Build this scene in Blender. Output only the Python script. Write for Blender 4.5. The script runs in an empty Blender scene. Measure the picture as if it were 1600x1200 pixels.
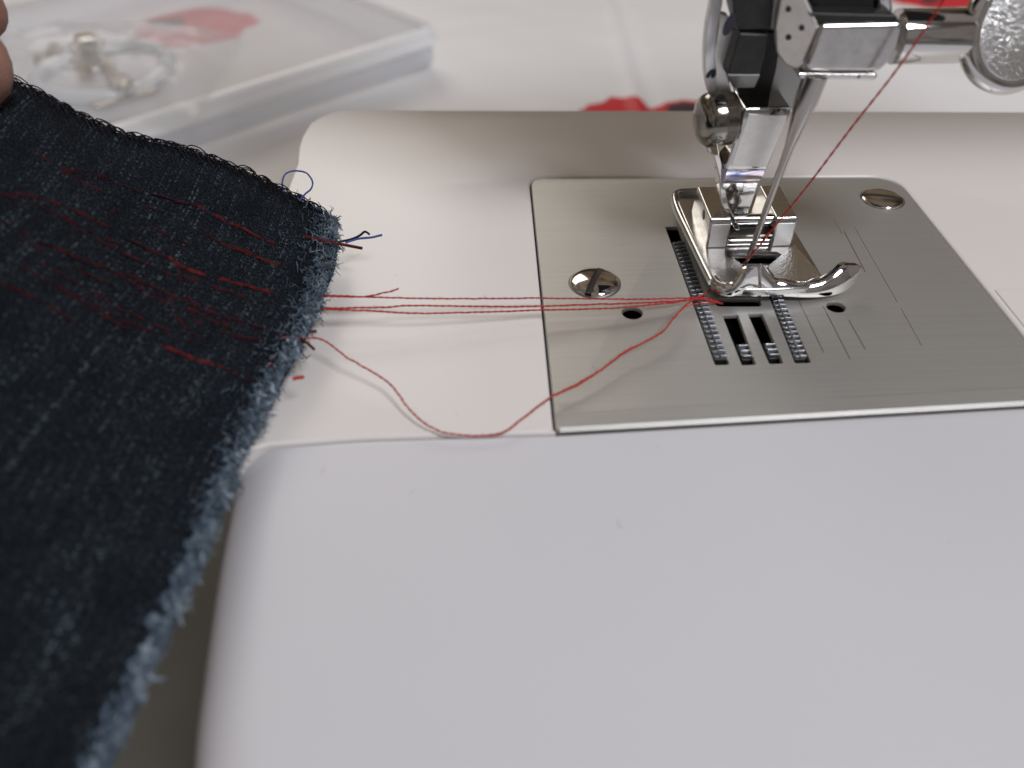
import bpy, bmesh, math, random
import numpy as np
from mathutils import Vector, Matrix, noise
from mathutils.geometry import tessellate_polygon
random.seed(7); rng = np.random.default_rng(7)
MM = 0.001
scn = bpy.context.scene
C = scn.collection

# ---------------------------------------------------------------- camera
F = 1294.0                      # focal length in pixels of the 1600 px wide photograph
CAMH = 82.0                     # lens height above the needle plate, mm
def cam_axes(v1=(745, -556), roll=-1.5):
    d = Vector((v1[0]-800, 600-v1[1], -F)).normalized()
    up = Vector((math.sin(math.radians(roll)), math.cos(math.radians(roll)), 0))
    x = d.cross(up).normalized(); z = x.cross(d)
    return Matrix((x, d, z))
RM = cam_axes()
def ray(px, py): return RM @ Vector((px-800, 600-py, -F))
def P(px, py, z=0.0):           # point at height z
    r = ray(px, py); t = (z-CAMH)/r.z
    return Vector((r.x*t, r.y*t, z))
def Q(px, py, Y):               # point at depth Y
    r = ray(px, py); t = Y/r.y
    return Vector((r.x*t, Y, CAMH+r.z*t))
cam = bpy.data.cameras.new('camera'); co = bpy.data.objects.new('camera', cam); C.objects.link(co)
co.matrix_world = Matrix.Translation((0, 0, CAMH*MM)) @ RM.to_4x4()
cam.sensor_width = 36; cam.lens = F/1600*36
cam.clip_start = 0.005; cam.clip_end = 30
cam.dof.use_dof = True; cam.dof.focus_distance = 0.148; cam.dof.aperture_fstop = 13.5
scn.camera = co

# ---------------------------------------------------------------- light
w = bpy.data.worlds.new('World'); scn.world = w; w.use_nodes = True
nt = w.node_tree; nd = nt.nodes; lk = nt.links
bg = nd['Background']
tc = nd.new('ShaderNodeTexCoord'); sp = nd.new('ShaderNodeSeparateXYZ'); lk.new(tc.outputs['Generated'], sp.inputs[0])
ry = nd.new('ShaderNodeValToRGB'); ry.color_ramp.elements[0].position = 0.0; ry.color_ramp.elements[1].position = 1.0
ry.color_ramp.elements[0].color = (0.50, 0.48, 0.48, 1); ry.color_ramp.elements[1].color = (0.33, 0.235, 0.15, 1)
ma = nd.new('ShaderNodeMath'); ma.operation = 'MULTIPLY_ADD'; ma.inputs[1].default_value = 0.5; ma.inputs[2].default_value = 0.5
lk.new(sp.outputs['Y'], ma.inputs[0]); lk.new(ma.outputs[0], ry.inputs[0])
wz = nd.new('ShaderNodeTexNoise'); wz.inputs['Scale'].default_value = 2.2; wz.inputs['Detail'].default_value = 3; lk.new(tc.outputs['Generated'], wz.inputs[0])
wr = nd.new('ShaderNodeValToRGB'); wr.color_ramp.elements[0].position = 0.42; wr.color_ramp.elements[1].position = 0.56
wr.color_ramp.elements[0].color = (0.28, 0.25, 0.22, 1); wr.color_ramp.elements[1].color = (1.25, 1.22, 1.2, 1); lk.new(wz.outputs[0], wr.inputs[0])
wm = nd.new('ShaderNodeMixRGB'); wm.blend_type = 'MULTIPLY'; wm.inputs[0].default_value = 1.0
lk.new(ry.outputs[0], wm.inputs[1]); lk.new(wr.outputs[0], wm.inputs[2])
xr = nd.new('ShaderNodeMapRange'); xr.inputs['From Min'].default_value = -0.5; xr.inputs['From Max'].default_value = 0.9; xr.inputs['To Min'].default_value = 1.15; xr.inputs['To Max'].default_value = 0.6
lk.new(sp.outputs['X'], xr.inputs[0])
wx = nd.new('ShaderNodeMixRGB'); wx.blend_type = 'MULTIPLY'; wx.inputs[0].default_value = 1.0; lk.new(wm.outputs[0], wx.inputs[1]); lk.new(xr.outputs[0], wx.inputs[2])
lk.new(wx.outputs[0], bg.inputs[0]); bg.inputs[1].default_value = 0.48
def area(name, loc, target, sx, sy, power, col):
    l = bpy.data.lights.new(name, 'AREA'); l.shape = 'RECTANGLE'; l.size = sx; l.size_y = sy; l.energy = power; l.color = col
    o = bpy.data.objects.new(name, l); C.objects.link(o); o.location = loc
    o.rotation_euler = (Vector(target)-Vector(loc)).to_track_quat('-Z', 'Y').to_euler()
    return o
area('window_light', (0.50, -0.44, 1.02), (0.05, 0.15, 0), 0.30, 0.34, 12.0, (0.945, 0.955, 1.0))
area('far_window_light', (-0.40, 1.45, 0.85), (0.0, 0.55, -0.08), 0.8, 0.6, 4.6, (1.0, 0.95, 0.87))
vs = scn.view_settings; vs.view_transform = 'Standard'; vs.look = 'None'; vs.exposure = 0.03; vs.gamma = 1.0
scn.cycles.max_bounces = 8; scn.cycles.transparent_max_bounces = 12
scn.cycles.sample_clamp_indirect = 4.0

# ---------------------------------------------------------------- materials
def mat(name, col, rough=0.5, metal=0.0, bump=None, tint=None, **kw):
    """bump=(scale per mm, strength, distance mm, stretch xyz); tint=(scale, colour 2, contrast, stretch)"""
    m = bpy.data.materials.new(name); m.use_nodes = True
    n = m.node_tree.nodes; l = m.node_tree.links; b = n['Principled BSDF']
    b.inputs['Base Color'].default_value = (*col, 1); b.inputs['Roughness'].default_value = rough; b.inputs['Metallic'].default_value = metal
    for k, v in kw.items(): b.inputs[k.replace('_', ' ')].default_value = v
    t = n.new('ShaderNodeTexCoord')
    def nz(scale, stretch, detail=4):
        mp = n.new('ShaderNodeMapping'); mp.inputs['Scale'].default_value = tuple(scale*1000*s for s in stretch)
        l.new(t.outputs['Object'], mp.inputs[0])
        x = n.new('ShaderNodeTexNoise'); x.inputs['Scale'].default_value = 1; x.inputs['Detail'].default_value = detail
        l.new(mp.outputs[0], x.inputs[0]); return x
    if tint:
        x = nz(tint[0], tint[3] if len(tint) > 3 else (1, 1, 1))
        r = n.new('ShaderNodeValToRGB'); r.color_ramp.elements[0].position = 0.5-tint[2]; r.color_ramp.elements[1].position = 0.5+tint[2]
        r.color_ramp.elements[0].color = (*col, 1); r.color_ramp.elements[1].color = (*tint[1], 1)
        l.new(x.outputs[0], r.inputs[0]); l.new(r.outputs[0], b.inputs['Base Color'])
    if bump:
        x = nz(bump[0], bump[3] if len(bump) > 3 else (1, 1, 1))
        u = n.new('ShaderNodeBump'); u.inputs['Strength'].default_value = bump[1]; u.inputs['Distance'].default_value = bump[2]*MM
        l.new(x.outputs[0], u.inputs['Height']); l.new(u.outputs[0], b.inputs['Normal'])
    return m
M = {}
M['plastic'] = mat('white_plastic', (0.69, 0.66, 0.64), 0.33, bump=(0.9, 0.25, 0.05), tint=(0.02, (0.665, 0.632, 0.61), 0.3))
M['cover'] = mat('cover_plastic', (0.585, 0.58, 0.615), 0.38, bump=(1.6, 0.3, 0.04), tint=(0.02, (0.56, 0.555, 0.585), 0.3))
M['plate'] = mat('brushed_steel', (0.57, 0.565, 0.545), 0.58, 1.0, bump=(0.4, 0.5, 0.03, (0.35, 12, 6)), tint=(0.30, (0.53, 0.525, 0.505), 0.2, (0.12, 9, 1)))
M['chrome'] = mat('polished_chrome', (0.64, 0.63, 0.62), 0.08, 1.0, bump=(0.5, 0.25, 0.05))
M['satin'] = mat('satin_chrome', (0.58, 0.57, 0.56), 0.20, 1.0, bump=(1.2, 0.5, 0.04), tint=(0.5, (0.46, 0.45, 0.44), 0.2))
M['speckled'] = mat('cast_chrome', (0.85, 0.87, 0.88), 0.17, 1.0, bump=(2.6, 1.0, 0.15))
M['bright'] = mat('bright_brushed_metal', (0.86, 0.85, 0.84), 0.42, 1.0, bump=(3, 0.5, 0.03), tint=(0.7, (0.78, 0.76, 0.74), 0.2))
M['needle'] = mat('needle_steel', (0.42, 0.40, 0.38), 0.2, 1.0)
M['teeth'] = mat('feed_dog_steel', (0.42, 0.43, 0.45), 0.3, 1.0, bump=(1.5, 0.4, 0.04))
M['black'] = mat('black_void', (0.006, 0.006, 0.007), 0.7)
M['dark'] = mat('dark_metal', (0.018, 0.018, 0.018), 0.4, 0.3, bump=(1.2, 0.5, 0.05), tint=(0.6, (0.03, 0.03, 0.03), 0.2))
M['grey'] = mat('grey_steel', (0.36, 0.36, 0.35), 0.42, 1.0, bump=(1.0, 0.5, 0.04, (1, 1, 6)))
M['groove'] = mat('engraved_line', (0.26, 0.25, 0.235), 0.5, 1.0)
M['table'] = mat('shaded_table_top', (0.14, 0.135, 0.12), 0.6, tint=(0.03, (0.11, 0.11, 0.09), 0.2))  # dark tone stands in for the shade beside the machine
M['gunmetal'] = mat('dark_chrome', (0.25, 0.235, 0.21), 0.14, 1.0, bump=(0.6, 0.3, 0.05))
M['slot'] = mat('dark_slot', (0.05, 0.042, 0.036), 0.5, 0.5)  # dark brown tone for the screw slot floor
M['mark'] = mat('printed_mark', (0.02, 0.02, 0.03), 0.5)
M['blue_reflection'] = mat('steel_blue_reflection', (0.22, 0.27, 0.48), 0.2, 1.0, tint=(0.35, (0.62, 0.52, 0.50), 0.12, (0.6, 1, 1.6)))  # blue reflection on the neck put into the steel's colour
M['red'] = mat('red_thread', (0.31, 0.012, 0.010), 0.75, bump=(5, 1, 0.08), tint=(2.2, (0.43, 0.035, 0.022), 0.1))
M['darkred'] = mat('worn_red_stitching', (0.055, 0.010, 0.011), 0.9, bump=(5, 1, 0.08), tint=(1.0, (0.022, 0.010, 0.014), 0.08), Specular_IOR_Level=0.1)
M['midred'] = mat('red_stitching', (0.125, 0.016, 0.015), 0.9, bump=(5, 1, 0.08), tint=(1.2, (0.05, 0.010, 0.012), 0.1), Specular_IOR_Level=0.1)
M['navy'] = mat('navy_thread', (0.004, 0.0045, 0.009), 0.8, Specular_IOR_Level=0.2)
M['blue'] = mat('blue_thread', (0.02, 0.05, 0.22), 0.6)
M['fringe'] = mat('frayed_cotton', (0.05, 0.074, 0.105), 0.9, tint=(0.35, (0.23, 0.285, 0.335), 0.14))
M['fringe_dark'] = mat('frayed_indigo_cotton', (0.024, 0.040, 0.066), 0.9, tint=(0.9, (0.085, 0.125, 0.17), 0.12))
M['skin'] = mat('skin', (0.26, 0.13, 0.095), 0.6, bump=(1.6, 0.6, 0.2), tint=(0.25, (0.32, 0.17, 0.13), 0.2), Subsurface_Weight=0.15, Subsurface_Scale=0.003)
M['nail'] = mat('finger_nail', (0.60, 0.40, 0.34), 0.3)
M['spare'] = mat('nickel', (0.62, 0.58, 0.52), 0.22, 1.0)
M['whitep'] = mat('glossy_white_plastic', (0.75, 0.77, 0.80), 0.2)

def clear_plastic(name, col, alpha, rough):
    m = bpy.data.materials.new(name); m.use_nodes = True; n = m.node_tree.nodes; l = m.node_tree.links; n.clear()
    o = n.new('ShaderNodeOutputMaterial'); mx = n.new('ShaderNodeMixShader'); tr = n.new('ShaderNodeBsdfTransparent'); pb = n.new('ShaderNodeBsdfPrincipled')
    pb.inputs['Base Color'].default_value = (*col, 1); pb.inputs['Roughness'].default_value = rough
    mx.inputs[0].default_value = alpha; l.new(tr.outputs[0], mx.inputs[1]); l.new(pb.outputs[0], mx.inputs[2]); l.new(mx.outputs[0], o.inputs[0])
    return m
M['lid'] = clear_plastic('frosted_lid', (0.85, 0.85, 0.88), 0.42, 0.25)
M['case'] = clear_plastic('frosted_case', (0.84, 0.89, 0.98), 0.62, 0.3)
M['rim'] = clear_plastic('frosted_rim', (0.97, 0.98, 1.0), 0.85, 0.2)
M['bag'] = clear_plastic('clear_bag', (0.85, 0.87, 0.9), 0.28, 0.12)

def denim_material():
    m = bpy.data.materials.new('black_denim'); m.use_nodes = True; n = m.node_tree.nodes; l = m.node_tree.links; b = n['Principled BSDF']
    b.inputs['Roughness'].default_value = 0.92; b.inputs['Specular IOR Level'].default_value = 0.03
    uv = n.new('ShaderNodeUVMap'); uv.uv_map = 'UVMap'; sx = n.new('ShaderNodeSeparateXYZ'); l.new(uv.outputs[0], sx.inputs[0])
    def math_(op, a, b_=None, c=None):
        x = n.new('ShaderNodeMath'); x.operation = op
        for i, v in enumerate((a, b_, c)):
            if v is None: continue
            if isinstance(v, (int, float)): x.inputs[i].default_value = v
            else: l.new(v, x.inputs[i])
        return x.outputs[0]
    def nz(su, sv, detail=2, w_=0.0):
        c = n.new('ShaderNodeCombineXYZ'); l.new(math_('MULTIPLY', sx.outputs[0], su), c.inputs[0]); l.new(math_('MULTIPLY', sx.outputs[1], sv), c.inputs[1]); c.inputs[2].default_value = w_
        x = n.new('ShaderNodeTexNoise'); x.inputs['Scale'].default_value = 1; x.inputs['Detail'].default_value = detail; l.new(c.outputs[0], x.inputs[0]); return x.outputs[0]
    U, V = sx.outputs[0], sx.outputs[1]          # millimetres across / along the cut edge
    # yarn cells: 0.55 mm across, 0.42 mm along, twill offset from row to row, all slightly wandering
    wob = math_('MULTIPLY', math_('SUBTRACT', nz(0.35, 0.35, 3), 0.5), 1.1)
    uu = math_('ADD', math_('DIVIDE', U, 0.31), wob)
    vv = math_('ADD', math_('DIVIDE', V, 0.36), math_('MULTIPLY', math_('FLOOR', uu), 0.37))
    fu = math_('SUBTRACT', math_('FRACT', uu), 0.5); fv = math_('SUBTRACT', math_('FRACT', vv), 0.5)
    yarn = math_('SUBTRACT', 1.0, math_('MULTIPLY', math_('ADD', math_('MULTIPLY', fu, fu), math_('MULTIPLY', fv, fv)), 3.4))
    cell = n.new('ShaderNodeCombineXYZ'); l.new(math_('FLOOR', uu), cell.inputs[0]); l.new(math_('FLOOR', vv), cell.inputs[1])
    wn = n.new('ShaderNodeTexWhiteNoise'); wn.noise_dimensions = '2D'; l.new(cell.outputs[0], wn.inputs[0])
    row = n.new('ShaderNodeTexWhiteNoise'); row.noise_dimensions = '1D'; l.new(math_('FLOOR', uu), row.inputs['W'])
    patch = nz(0.22, 0.10, 3, 3.0); streak = nz(1.6, 0.10, 3, 9.0)
    # how much pale core cotton shows at this yarn
    s = math_('MULTIPLY', math_('POWER', wn.outputs[0], 3.2), math_('MULTIPLY', math_('MAXIMUM', yarn, 0.0), 1.0))
    rowgain = math_('ADD', 0.30, math_('MULTIPLY', math_('POWER', row.outputs[0], 3.0), 1.3))
    amp = math_('MULTIPLY', math_('MULTIPLY', math_('SUBTRACT', math_('ADD', patch, streak), 0.55), 1.9), rowgain)
    s = math_('MULTIPLY', s, math_('MAXIMUM', amp, 0.05))
    fine = nz(5.5, 5.5, 3, 5.0)
    s = math_('MULTIPLY', s, 0.62)
    grain = nz(3.6, 2.6, 4, 17.0)
    s = math_('ADD', s, math_('MULTIPLY', math_('MAXIMUM', math_('SUBTRACT', fine, 0.52), 0.0), 1.5))
    s = math_('ADD', s, math_('MULTIPLY', math_('MULTIPLY', math_('MAXIMUM', math_('SUBTRACT', grain, 0.47), 0.0), 1.7), math_('ADD', patch, 0.1)))
    r = n.new('ShaderNodeValToRGB'); e = r.color_ramp.elements
    e[0].position = 0.0; e[0].color = (0.0045, 0.005, 0.0065, 1); e[1].position = 0.8; e[1].color = (0.115, 0.15, 0.17, 1)
    k = e.new(0.2); k.color = (0.017, 0.022, 0.029, 1)
    l.new(s, r.inputs[0]); l.new(r.outputs[0], b.inputs['Base Color'])
    h = math_('ADD', math_('MULTIPLY', yarn, 0.7), math_('MULTIPLY', fine, 1.2))
    u = n.new('ShaderNodeBump'); u.inputs['Strength'].default_value = 0.8; u.inputs['Distance'].default_value = 0.00016
    l.new(h, u.inputs['Height']); l.new(u.outputs[0], b.inputs['Normal'])
    return m
M['denim'] = denim_material()

TABLE = -80.0
def cloth_material(poppies):
    m = bpy.data.materials.new('poppy_tablecloth'); m.use_nodes = True; n = m.node_tree.nodes; l = m.node_tree.links; b = n['Principled BSDF']
    b.inputs['Roughness'].default_value = 0.45
    t = n.new('ShaderNodeTexCoord'); mp = n.new('ShaderNodeMapping'); mp.inputs['Scale'].default_value = (1000, 1000, 1000); l.new(t.outputs['Object'], mp.inputs[0])
    nzt = n.new('ShaderNodeTexNoise'); nzt.inputs['Scale'].default_value = 0.035; nzt.inputs['Detail'].default_value = 3; l.new(mp.outputs[0], nzt.inputs[0])
    def math_(op, a, b_=None):
        x = n.new('ShaderNodeMath'); x.operation = op
        for i, v in enumerate((a, b_)):
            if v is None: continue
            if isinstance(v, (int, float)): x.inputs[i].default_value = v
            else: l.new(v, x.inputs[i])
        return x.outputs[0]
    vm = n.new('ShaderNodeVectorMath'); vm.operation = 'MULTIPLY_ADD'
    l.new(nzt.outputs['Color'], vm.inputs[0]); vm.inputs[1].default_value = (34, 34, 0); l.new(mp.outputs[0], vm.inputs[2])
    col = None
    red = None; blk = None
    for (x, y, rx, ry, kx, ky, kr) in poppies:
        def dist(cx, cy, ax, ay):
            a = n.new('ShaderNodeVectorMath'); a.operation = 'SUBTRACT'; l.new(vm.outputs[0], a.inputs[0]); a.inputs[1].default_value = (cx+17, cy+17, 0)
            c = n.new('ShaderNodeVectorMath'); c.operation = 'MULTIPLY'; l.new(a.outputs[0], c.inputs[0]); c.inputs[1].default_value = (1/ax, 1/ay, 0)
            d = n.new('ShaderNodeVectorMath'); d.operation = 'LENGTH'; l.new(c.outputs[0], d.inputs[0]); return d.outputs['Value']
        d1 = dist(x, y, rx, ry); d2 = dist(kx, ky, kr, kr)
        red = d1 if red is None else math_('MINIMUM', red, d1)
        blk = d2 if blk is None else math_('MINIMUM', blk, d2)
    fr = math_('LESS_THAN', red, 1.0); fb = math_('LESS_THAN', blk, 1.0)
    m1 = n.new('ShaderNodeMixRGB'); l.new(fr, m1.inputs[0]); m1.inputs[1].default_value = (0.86, 0.86, 0.87, 1); m1.inputs[2].default_value = (0.66, 0.03, 0.045, 1)
    m2 = n.new('ShaderNodeMixRGB'); l.new(fb, m2.inputs[0]); l.new(m1.outputs[0], m2.inputs[1]); m2.inputs[2].default_value = (0.05, 0.04, 0.05, 1)
    l.new(m2.outputs[0], b.inputs['Base Color'])
    return m

# ---------------------------------------------------------------- building helpers
def tag(o, label=None, cat=None, group=None, kind=None):
    if label: o['label'] = label
    if cat: o['category'] = cat
    if group: o['group'] = group
    if kind: o['kind'] = kind
    return o
def empty(name, loc, parent=None):
    o = bpy.data.objects.new(name, None); C.objects.link(o); o.empty_display_size = 0.005
    wl = Vector(loc)*MM; o['_w'] = tuple(wl)
    if parent: o.parent = parent; wl = wl-Vector(parent['_w'])
    o.location = wl; return o
class MB:
    def __init__(s): s.v = []; s.f = []
    def add(s, v, f):
        b = len(s.v); s.v += [Vector(x) for x in v]; s.f += [tuple(b+i for i in q) for q in f]; return s
    def box(s, lo, hi):
        x0, y0, z0 = lo; x1, y1, z1 = hi
        return s.add([(x0,y0,z0),(x1,y0,z0),(x1,y1,z0),(x0,y1,z0),(x0,y0,z1),(x1,y0,z1),(x1,y1,z1),(x0,y1,z1)],
                     [(0,3,2,1),(4,5,6,7),(0,1,5,4),(1,2,6,5),(2,3,7,6),(3,0,4,7)])
    def extrude(s, poly, vec):
        n = len(poly); vec = Vector(vec); a = [Vector(p) for p in poly]
        nn = Vector((0, 0, 0))
        for i in range(n): nn += a[i].cross(a[(i+1) % n])
        if nn.dot(vec) > 0: a.reverse()
        v = a+[p+vec for p in a]
        f = [tuple(range(n)), tuple(range(2*n-1, n-1, -1))]+[(i, i+n, (i+1) % n+n, (i+1) % n) for i in range(n)]
        return s.add(v, f)
    def loft(s, rings, cap=True, close=True):
        n = len(rings[0]); v = [p for r in rings for p in r]; f = []
        for k in range(len(rings)-1):
            for i in range(n if close else n-1):
                j = (i+1) % n; f.append((k*n+i, k*n+j, (k+1)*n+j, (k+1)*n+i))
        if cap: f.append(tuple(range(n-1, -1, -1))); f.append(tuple((len(rings)-1)*n+i for i in range(n)))
        return s.add(v, f)
    def lathe(s, base, axis, prof, n=32):        # prof: (distance along axis, radius)
        base = Vector(base); ax = Vector(axis).normalized(); a = ax.orthogonal().normalized(); b = ax.cross(a)
        rings = [[base+ax*h+(a*math.cos(2*math.pi*i/n)+b*math.sin(2*math.pi*i/n))*max(r, 1e-3) for i in range(n)] for h, r in prof]
        return s.loft(rings)
    def tube(s, pts, r, n=6, taper=False):
        pts = [Vector(p) for p in pts]; rings = []; up = None
        for i, p in enumerate(pts):
            t = (pts[min(i+1, len(pts)-1)]-pts[max(i-1, 0)]).normalized()
            if up is None: up = t.orthogonal().normalized()
            up = (up-t*up.dot(t)); up = up.normalized() if up.length > 1e-6 else t.orthogonal().normalized()
            b = t.cross(up); rr = r[i] if isinstance(r, (list, tuple)) else r
            if taper and i in (0, len(pts)-1): rr *= 0.35
            rings.append([p+(up*math.cos(2*math.pi*k/n)+b*math.sin(2*math.pi*k/n))*rr for k in range(n)])
        return s.loft(rings)
    def build(s, name, m, parent=None, smooth=35, bevel=0, seg=2, recalc=True, subd=0):
        xs = np.array([tuple(p) for p in s.v]); c = Vector(((xs[:,0].min()+xs[:,0].max())/2, (xs[:,1].min()+xs[:,1].max())/2, xs[:,2].min()))
        me = bpy.data.meshes.new(name); me.from_pydata([tuple((p-c)*MM) for p in s.v], [], s.f)
        if recalc:
            bm = bmesh.new(); bm.from_mesh(me); bmesh.ops.recalc_face_normals(bm, faces=bm.faces); bm.to_mesh(me); bm.free()
        me.polygons.foreach_set('use_smooth', [True]*len(me.polygons))
        if smooth < 180: me.set_sharp_from_angle(angle=math.radians(smooth))
        for mm in (m if isinstance(m, list) else [m]): me.materials.append(mm)
        o = bpy.data.objects.new(name, me); C.objects.link(o)
        wl = c*MM; o['_w'] = tuple(wl)
        if parent: o.parent = parent; wl = wl-Vector(parent['_w'])
        o.location = wl
        if bevel:
            b = o.modifiers.new('bevel', 'BEVEL'); b.width = bevel*MM; b.segments = seg; b.limit_method = 'ANGLE'; b.angle_limit = math.radians(40); b.harden_normals = True
        if subd:
            b = o.modifiers.new('subdivision', 'SUBSURF'); b.levels = subd; b.render_levels = subd
        return o
def spline(pts, n=6, closed=False):
    pts = [Vector(p) for p in pts]; out = []; N = len(pts)
    rng_ = range(N) if closed else range(N-1)
    for i in rng_:
        g = (lambda k: pts[k % N]) if closed else (lambda k: pts[max(0, min(N-1, k))])
        p0, p1, p2, p3 = g(i-1), g(i), g(i+1), g(i+2)
        for k in range(n):
            t = k/n
            out.append(0.5*((2*p1)+(p2-p0)*t+(2*p0-5*p1+4*p2-p3)*t*t+(3*p1-p0-3*p2+p3)*t**3))
    if not closed: out.append(pts[-1])
    return out
def round_corners(poly, radii, n=8):
    out = []; N = len(poly)
    for i, p in enumerate(poly):
        p = Vector(p); a = Vector(poly[i-1]); b = Vector(poly[(i+1) % N]); r = radii[i] if isinstance(radii, (list, tuple)) else radii
        if r <= 0: out.append(p); continue
        u = (a-p).normalized(); v = (b-p).normalized(); half = u.angle(v)/2; d = min(r/math.tan(half), (a-p).length*.49, (b-p).length*.49)
        s, e = p+u*d, p+v*d
        for k in range(n+1):
            t = k/n; out.append(s*(1-t)**2+p*2*t*(1-t)+e*t*t)
    return out
def offset(poly, d):
    """inset (d>0) a counter-clockwise outline in the XY plane"""
    out = []; N = len(poly)
    for i in range(N):
        a, p, b = poly[i-1], poly[i], poly[(i+1) % N]
        e1 = Vector((p.x-a.x, p.y-a.y)); e2 = Vector((b.x-p.x, b.y-p.y))
        e1 = e1.normalized() if e1.length > 1e-6 else e2.normalized(); e2 = e2.normalized() if e2.length > 1e-6 else e1
        n1 = Vector((-e1.y, e1.x)); n2 = Vector((-e2.y, e2.x)); nn = (n1+n2); nn = nn.normalized() if nn.length > 1e-6 else n1
        k = d/max(0.4, nn.dot(n1)); out.append(Vector((p.x+nn.x*k, p.y+nn.y*k, p.z)))
    return out
def ccw(poly):
    a = sum(poly[i-1].x*poly[i].y-poly[i].x*poly[i-1].y for i in range(len(poly)))
    return poly if a > 0 else poly[::-1]
def slab(outline, ztop, zbot, r, name, m, parent, holes=(), hole_depth=1.5, seg=6, hole_bevel=0.0):
    """flat-topped body with a rounded upper edge of radius r and walled openings"""
    outline = ccw([Vector((p.x, p.y, 0)) for p in outline]); mb = MB(); rings = []
    for k in range(seg+1):
        a = math.pi/2*k/seg; ins = r*(1-math.sin(a)) if r > 0 else 0
        o = offset(outline, ins) if ins > 1e-4 else outline
        # a from 0 (side) to 90 deg (top)
        ins2 = r*(1-math.cos(a)); z = ztop-r+r*math.sin(a)
        o = offset(outline, ins2) if ins2 > 1e-4 else outline
        rings.append([Vector((p.x, p.y, z)) for p in o])
    rings = [[Vector((p.x, p.y, zbot)) for p in outline]]+rings
    mb.loft(rings, cap=False)
    top = rings[-1]
    polys = [top]
    for h in holes:
        h = ccw([Vector((p.x, p.y, ztop)) for p in h]); polys.append(h)
    flat = [p for q in polys for p in q]
    tri = tessellate_polygon(polys)
    mb.add(flat, [tuple(t) for t in tri])
    for h in polys[1:]:
        rr = [h]
        if hole_bevel:
            rr = [h, [Vector((p.x, p.y, ztop-hole_bevel)) for p in offset(h, hole_bevel*0.6)]]
        rr.append([Vector((p.x, p.y, ztop-hole_depth)) for p in (offset(h, hole_bevel*0.6) if hole_bevel else h)])
        mb.loft([x for x in rr[::-1]], cap=False)
    # weld
    o = mb.build(name, m, parent, smooth=180, recalc=False)
    bm = bmesh.new(); bm.from_mesh(o.data); bmesh.ops.remove_doubles(bm, verts=bm.verts, dist=1e-6); bmesh.ops.recalc_face_normals(bm, faces=bm.faces); bm.to_mesh(o.data); bm.free()
    o.data.set_sharp_from_angle(angle=math.radians(38))
    return o

# ================================================================ THE SEWING MACHINE
machine = tag(empty('sewing_machine', (60, 100, TABLE)), 'white sewing machine bed with steel needle plate, presser foot and threaded needle', 'sewing machine')

# plate outline and openings
pl = [P(829, 277), P(868.5, 672.5), P(1745, 621), P(1428, 274)]
d_right = (P(1600, 530)-P(1432, 320)).normalized()
front_dir = (P(1600, 630.5)-P(868.5, 672.5)).normalized()
# right-front corner: meet of the two lines
A, B = P(1432, 320), P(868.5, 672.5)
den = d_right.x*front_dir.y-d_right.y*front_dir.x
t_ = ((B.x-A.x)*front_dir.y-(B.y-A.y)*front_dir.x)/den
RF = A+d_right*t_
far_dir = (P(1385, 276.5)-P(870, 278.5)).normalized(); Fp = P(870, 278.5)
den = d_right.x*far_dir.y-d_right.y*far_dir.x
t_ = ((Fp.x-A.x)*far_dir.y-(Fp.y-A.y)*far_dir.x)/den
RT = A+d_right*t_
left_dir = (P(867.5, 668)-P(829, 300)).normalized()
plate_out = ccw([P(829, 278.5), P(868.5, 672.5), RF, RT])
idx = {}
def near(poly, q): return min(range(len(poly)), key=lambda i: (poly[i]-q).length)
rad = [0.8]*4
rad[near(plate_out, P(829, 278.5))] = 3.2; rad[near(plate_out, RT)] = 6.0; rad[near(plate_out, RF)] = 1.0
plate_out_r = round_corners(plate_out, rad)
def pxpoly(l, z=0, r=0.35, n=4): return round_corners([P(x, y, z) for x, y in l], r, n)
slot_left = [(1039, 354), (1060, 354), (1140, 570), (1117, 571)]
slot_right = [(1192, 440), (1211, 440), (1268, 567), (1242, 568)]
slot_in1 = [(1128, 492), (1153, 491), (1182, 570), (1159, 571)]
slot_in2 = [(1168, 490), (1191, 489), (1225, 568), (1202, 569)]
slot_cross = [(1113, 466), (1187, 466), (1191, 479), (1120, 479)]
slot_needle = [(1150, 398), (1215, 398), (1222, 412), (1157, 412)]
def circ(px, py, r, z=0, n=20):
    c = P(px, py, z); return [c+Vector((math.cos(a)*r, math.sin(a)*r, 0)) for a in [2*math.pi*i/n for i in range(n)]]
holes = [pxpoly(s) for s in (slot_left, slot_right, slot_in1, slot_in2, slot_needle)]+[pxpoly(slot_cross, r=0.8)]+[circ(988, 489, 1.75), circ(1306, 479.5, 1.6)]
# the plate's front edge is ground to a shallow slope, then a bright arris
plate = slab(plate_out_r, 0.0, -1.6, 0.35, 'needle_plate', M['plate'], machine, holes=holes, hole_depth=0.75, seg=3, hole_bevel=0.15)
# front lip strip (lower ground bevel)
fl = MB()
nrm = Vector((front_dir.y, -front_dir.x, 0)); nrm = nrm if nrm.y < 0 else -nrm
a0 = P(868.5, 672.5)+front_dir*0.6; a1 = RF-front_dir*0.5
lipq = []
for base in (a0, a1):
    lipq.append([base+(-nrm)*3.4+Vector((0,0,0.02)), base+(-nrm)*3.2+Vector((0,0,0.08)), base+(-nrm)*0.45+Vector((0,0,0.06)), base+nrm*0.08+Vector((0,0,-0.30)), base+nrm*0.10+Vector((0,0,-1.2)), base+(-nrm)*3.4+Vector((0,0,-0.6))])
fl.loft(lipq)
fl.build('front_edge', M['plate'], plate, smooth=3)

# dark well under the plate
MB().box((10, 84, -9.0), (80, 150, -8.0)).build('hook_well', M['black'], machine)

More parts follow.
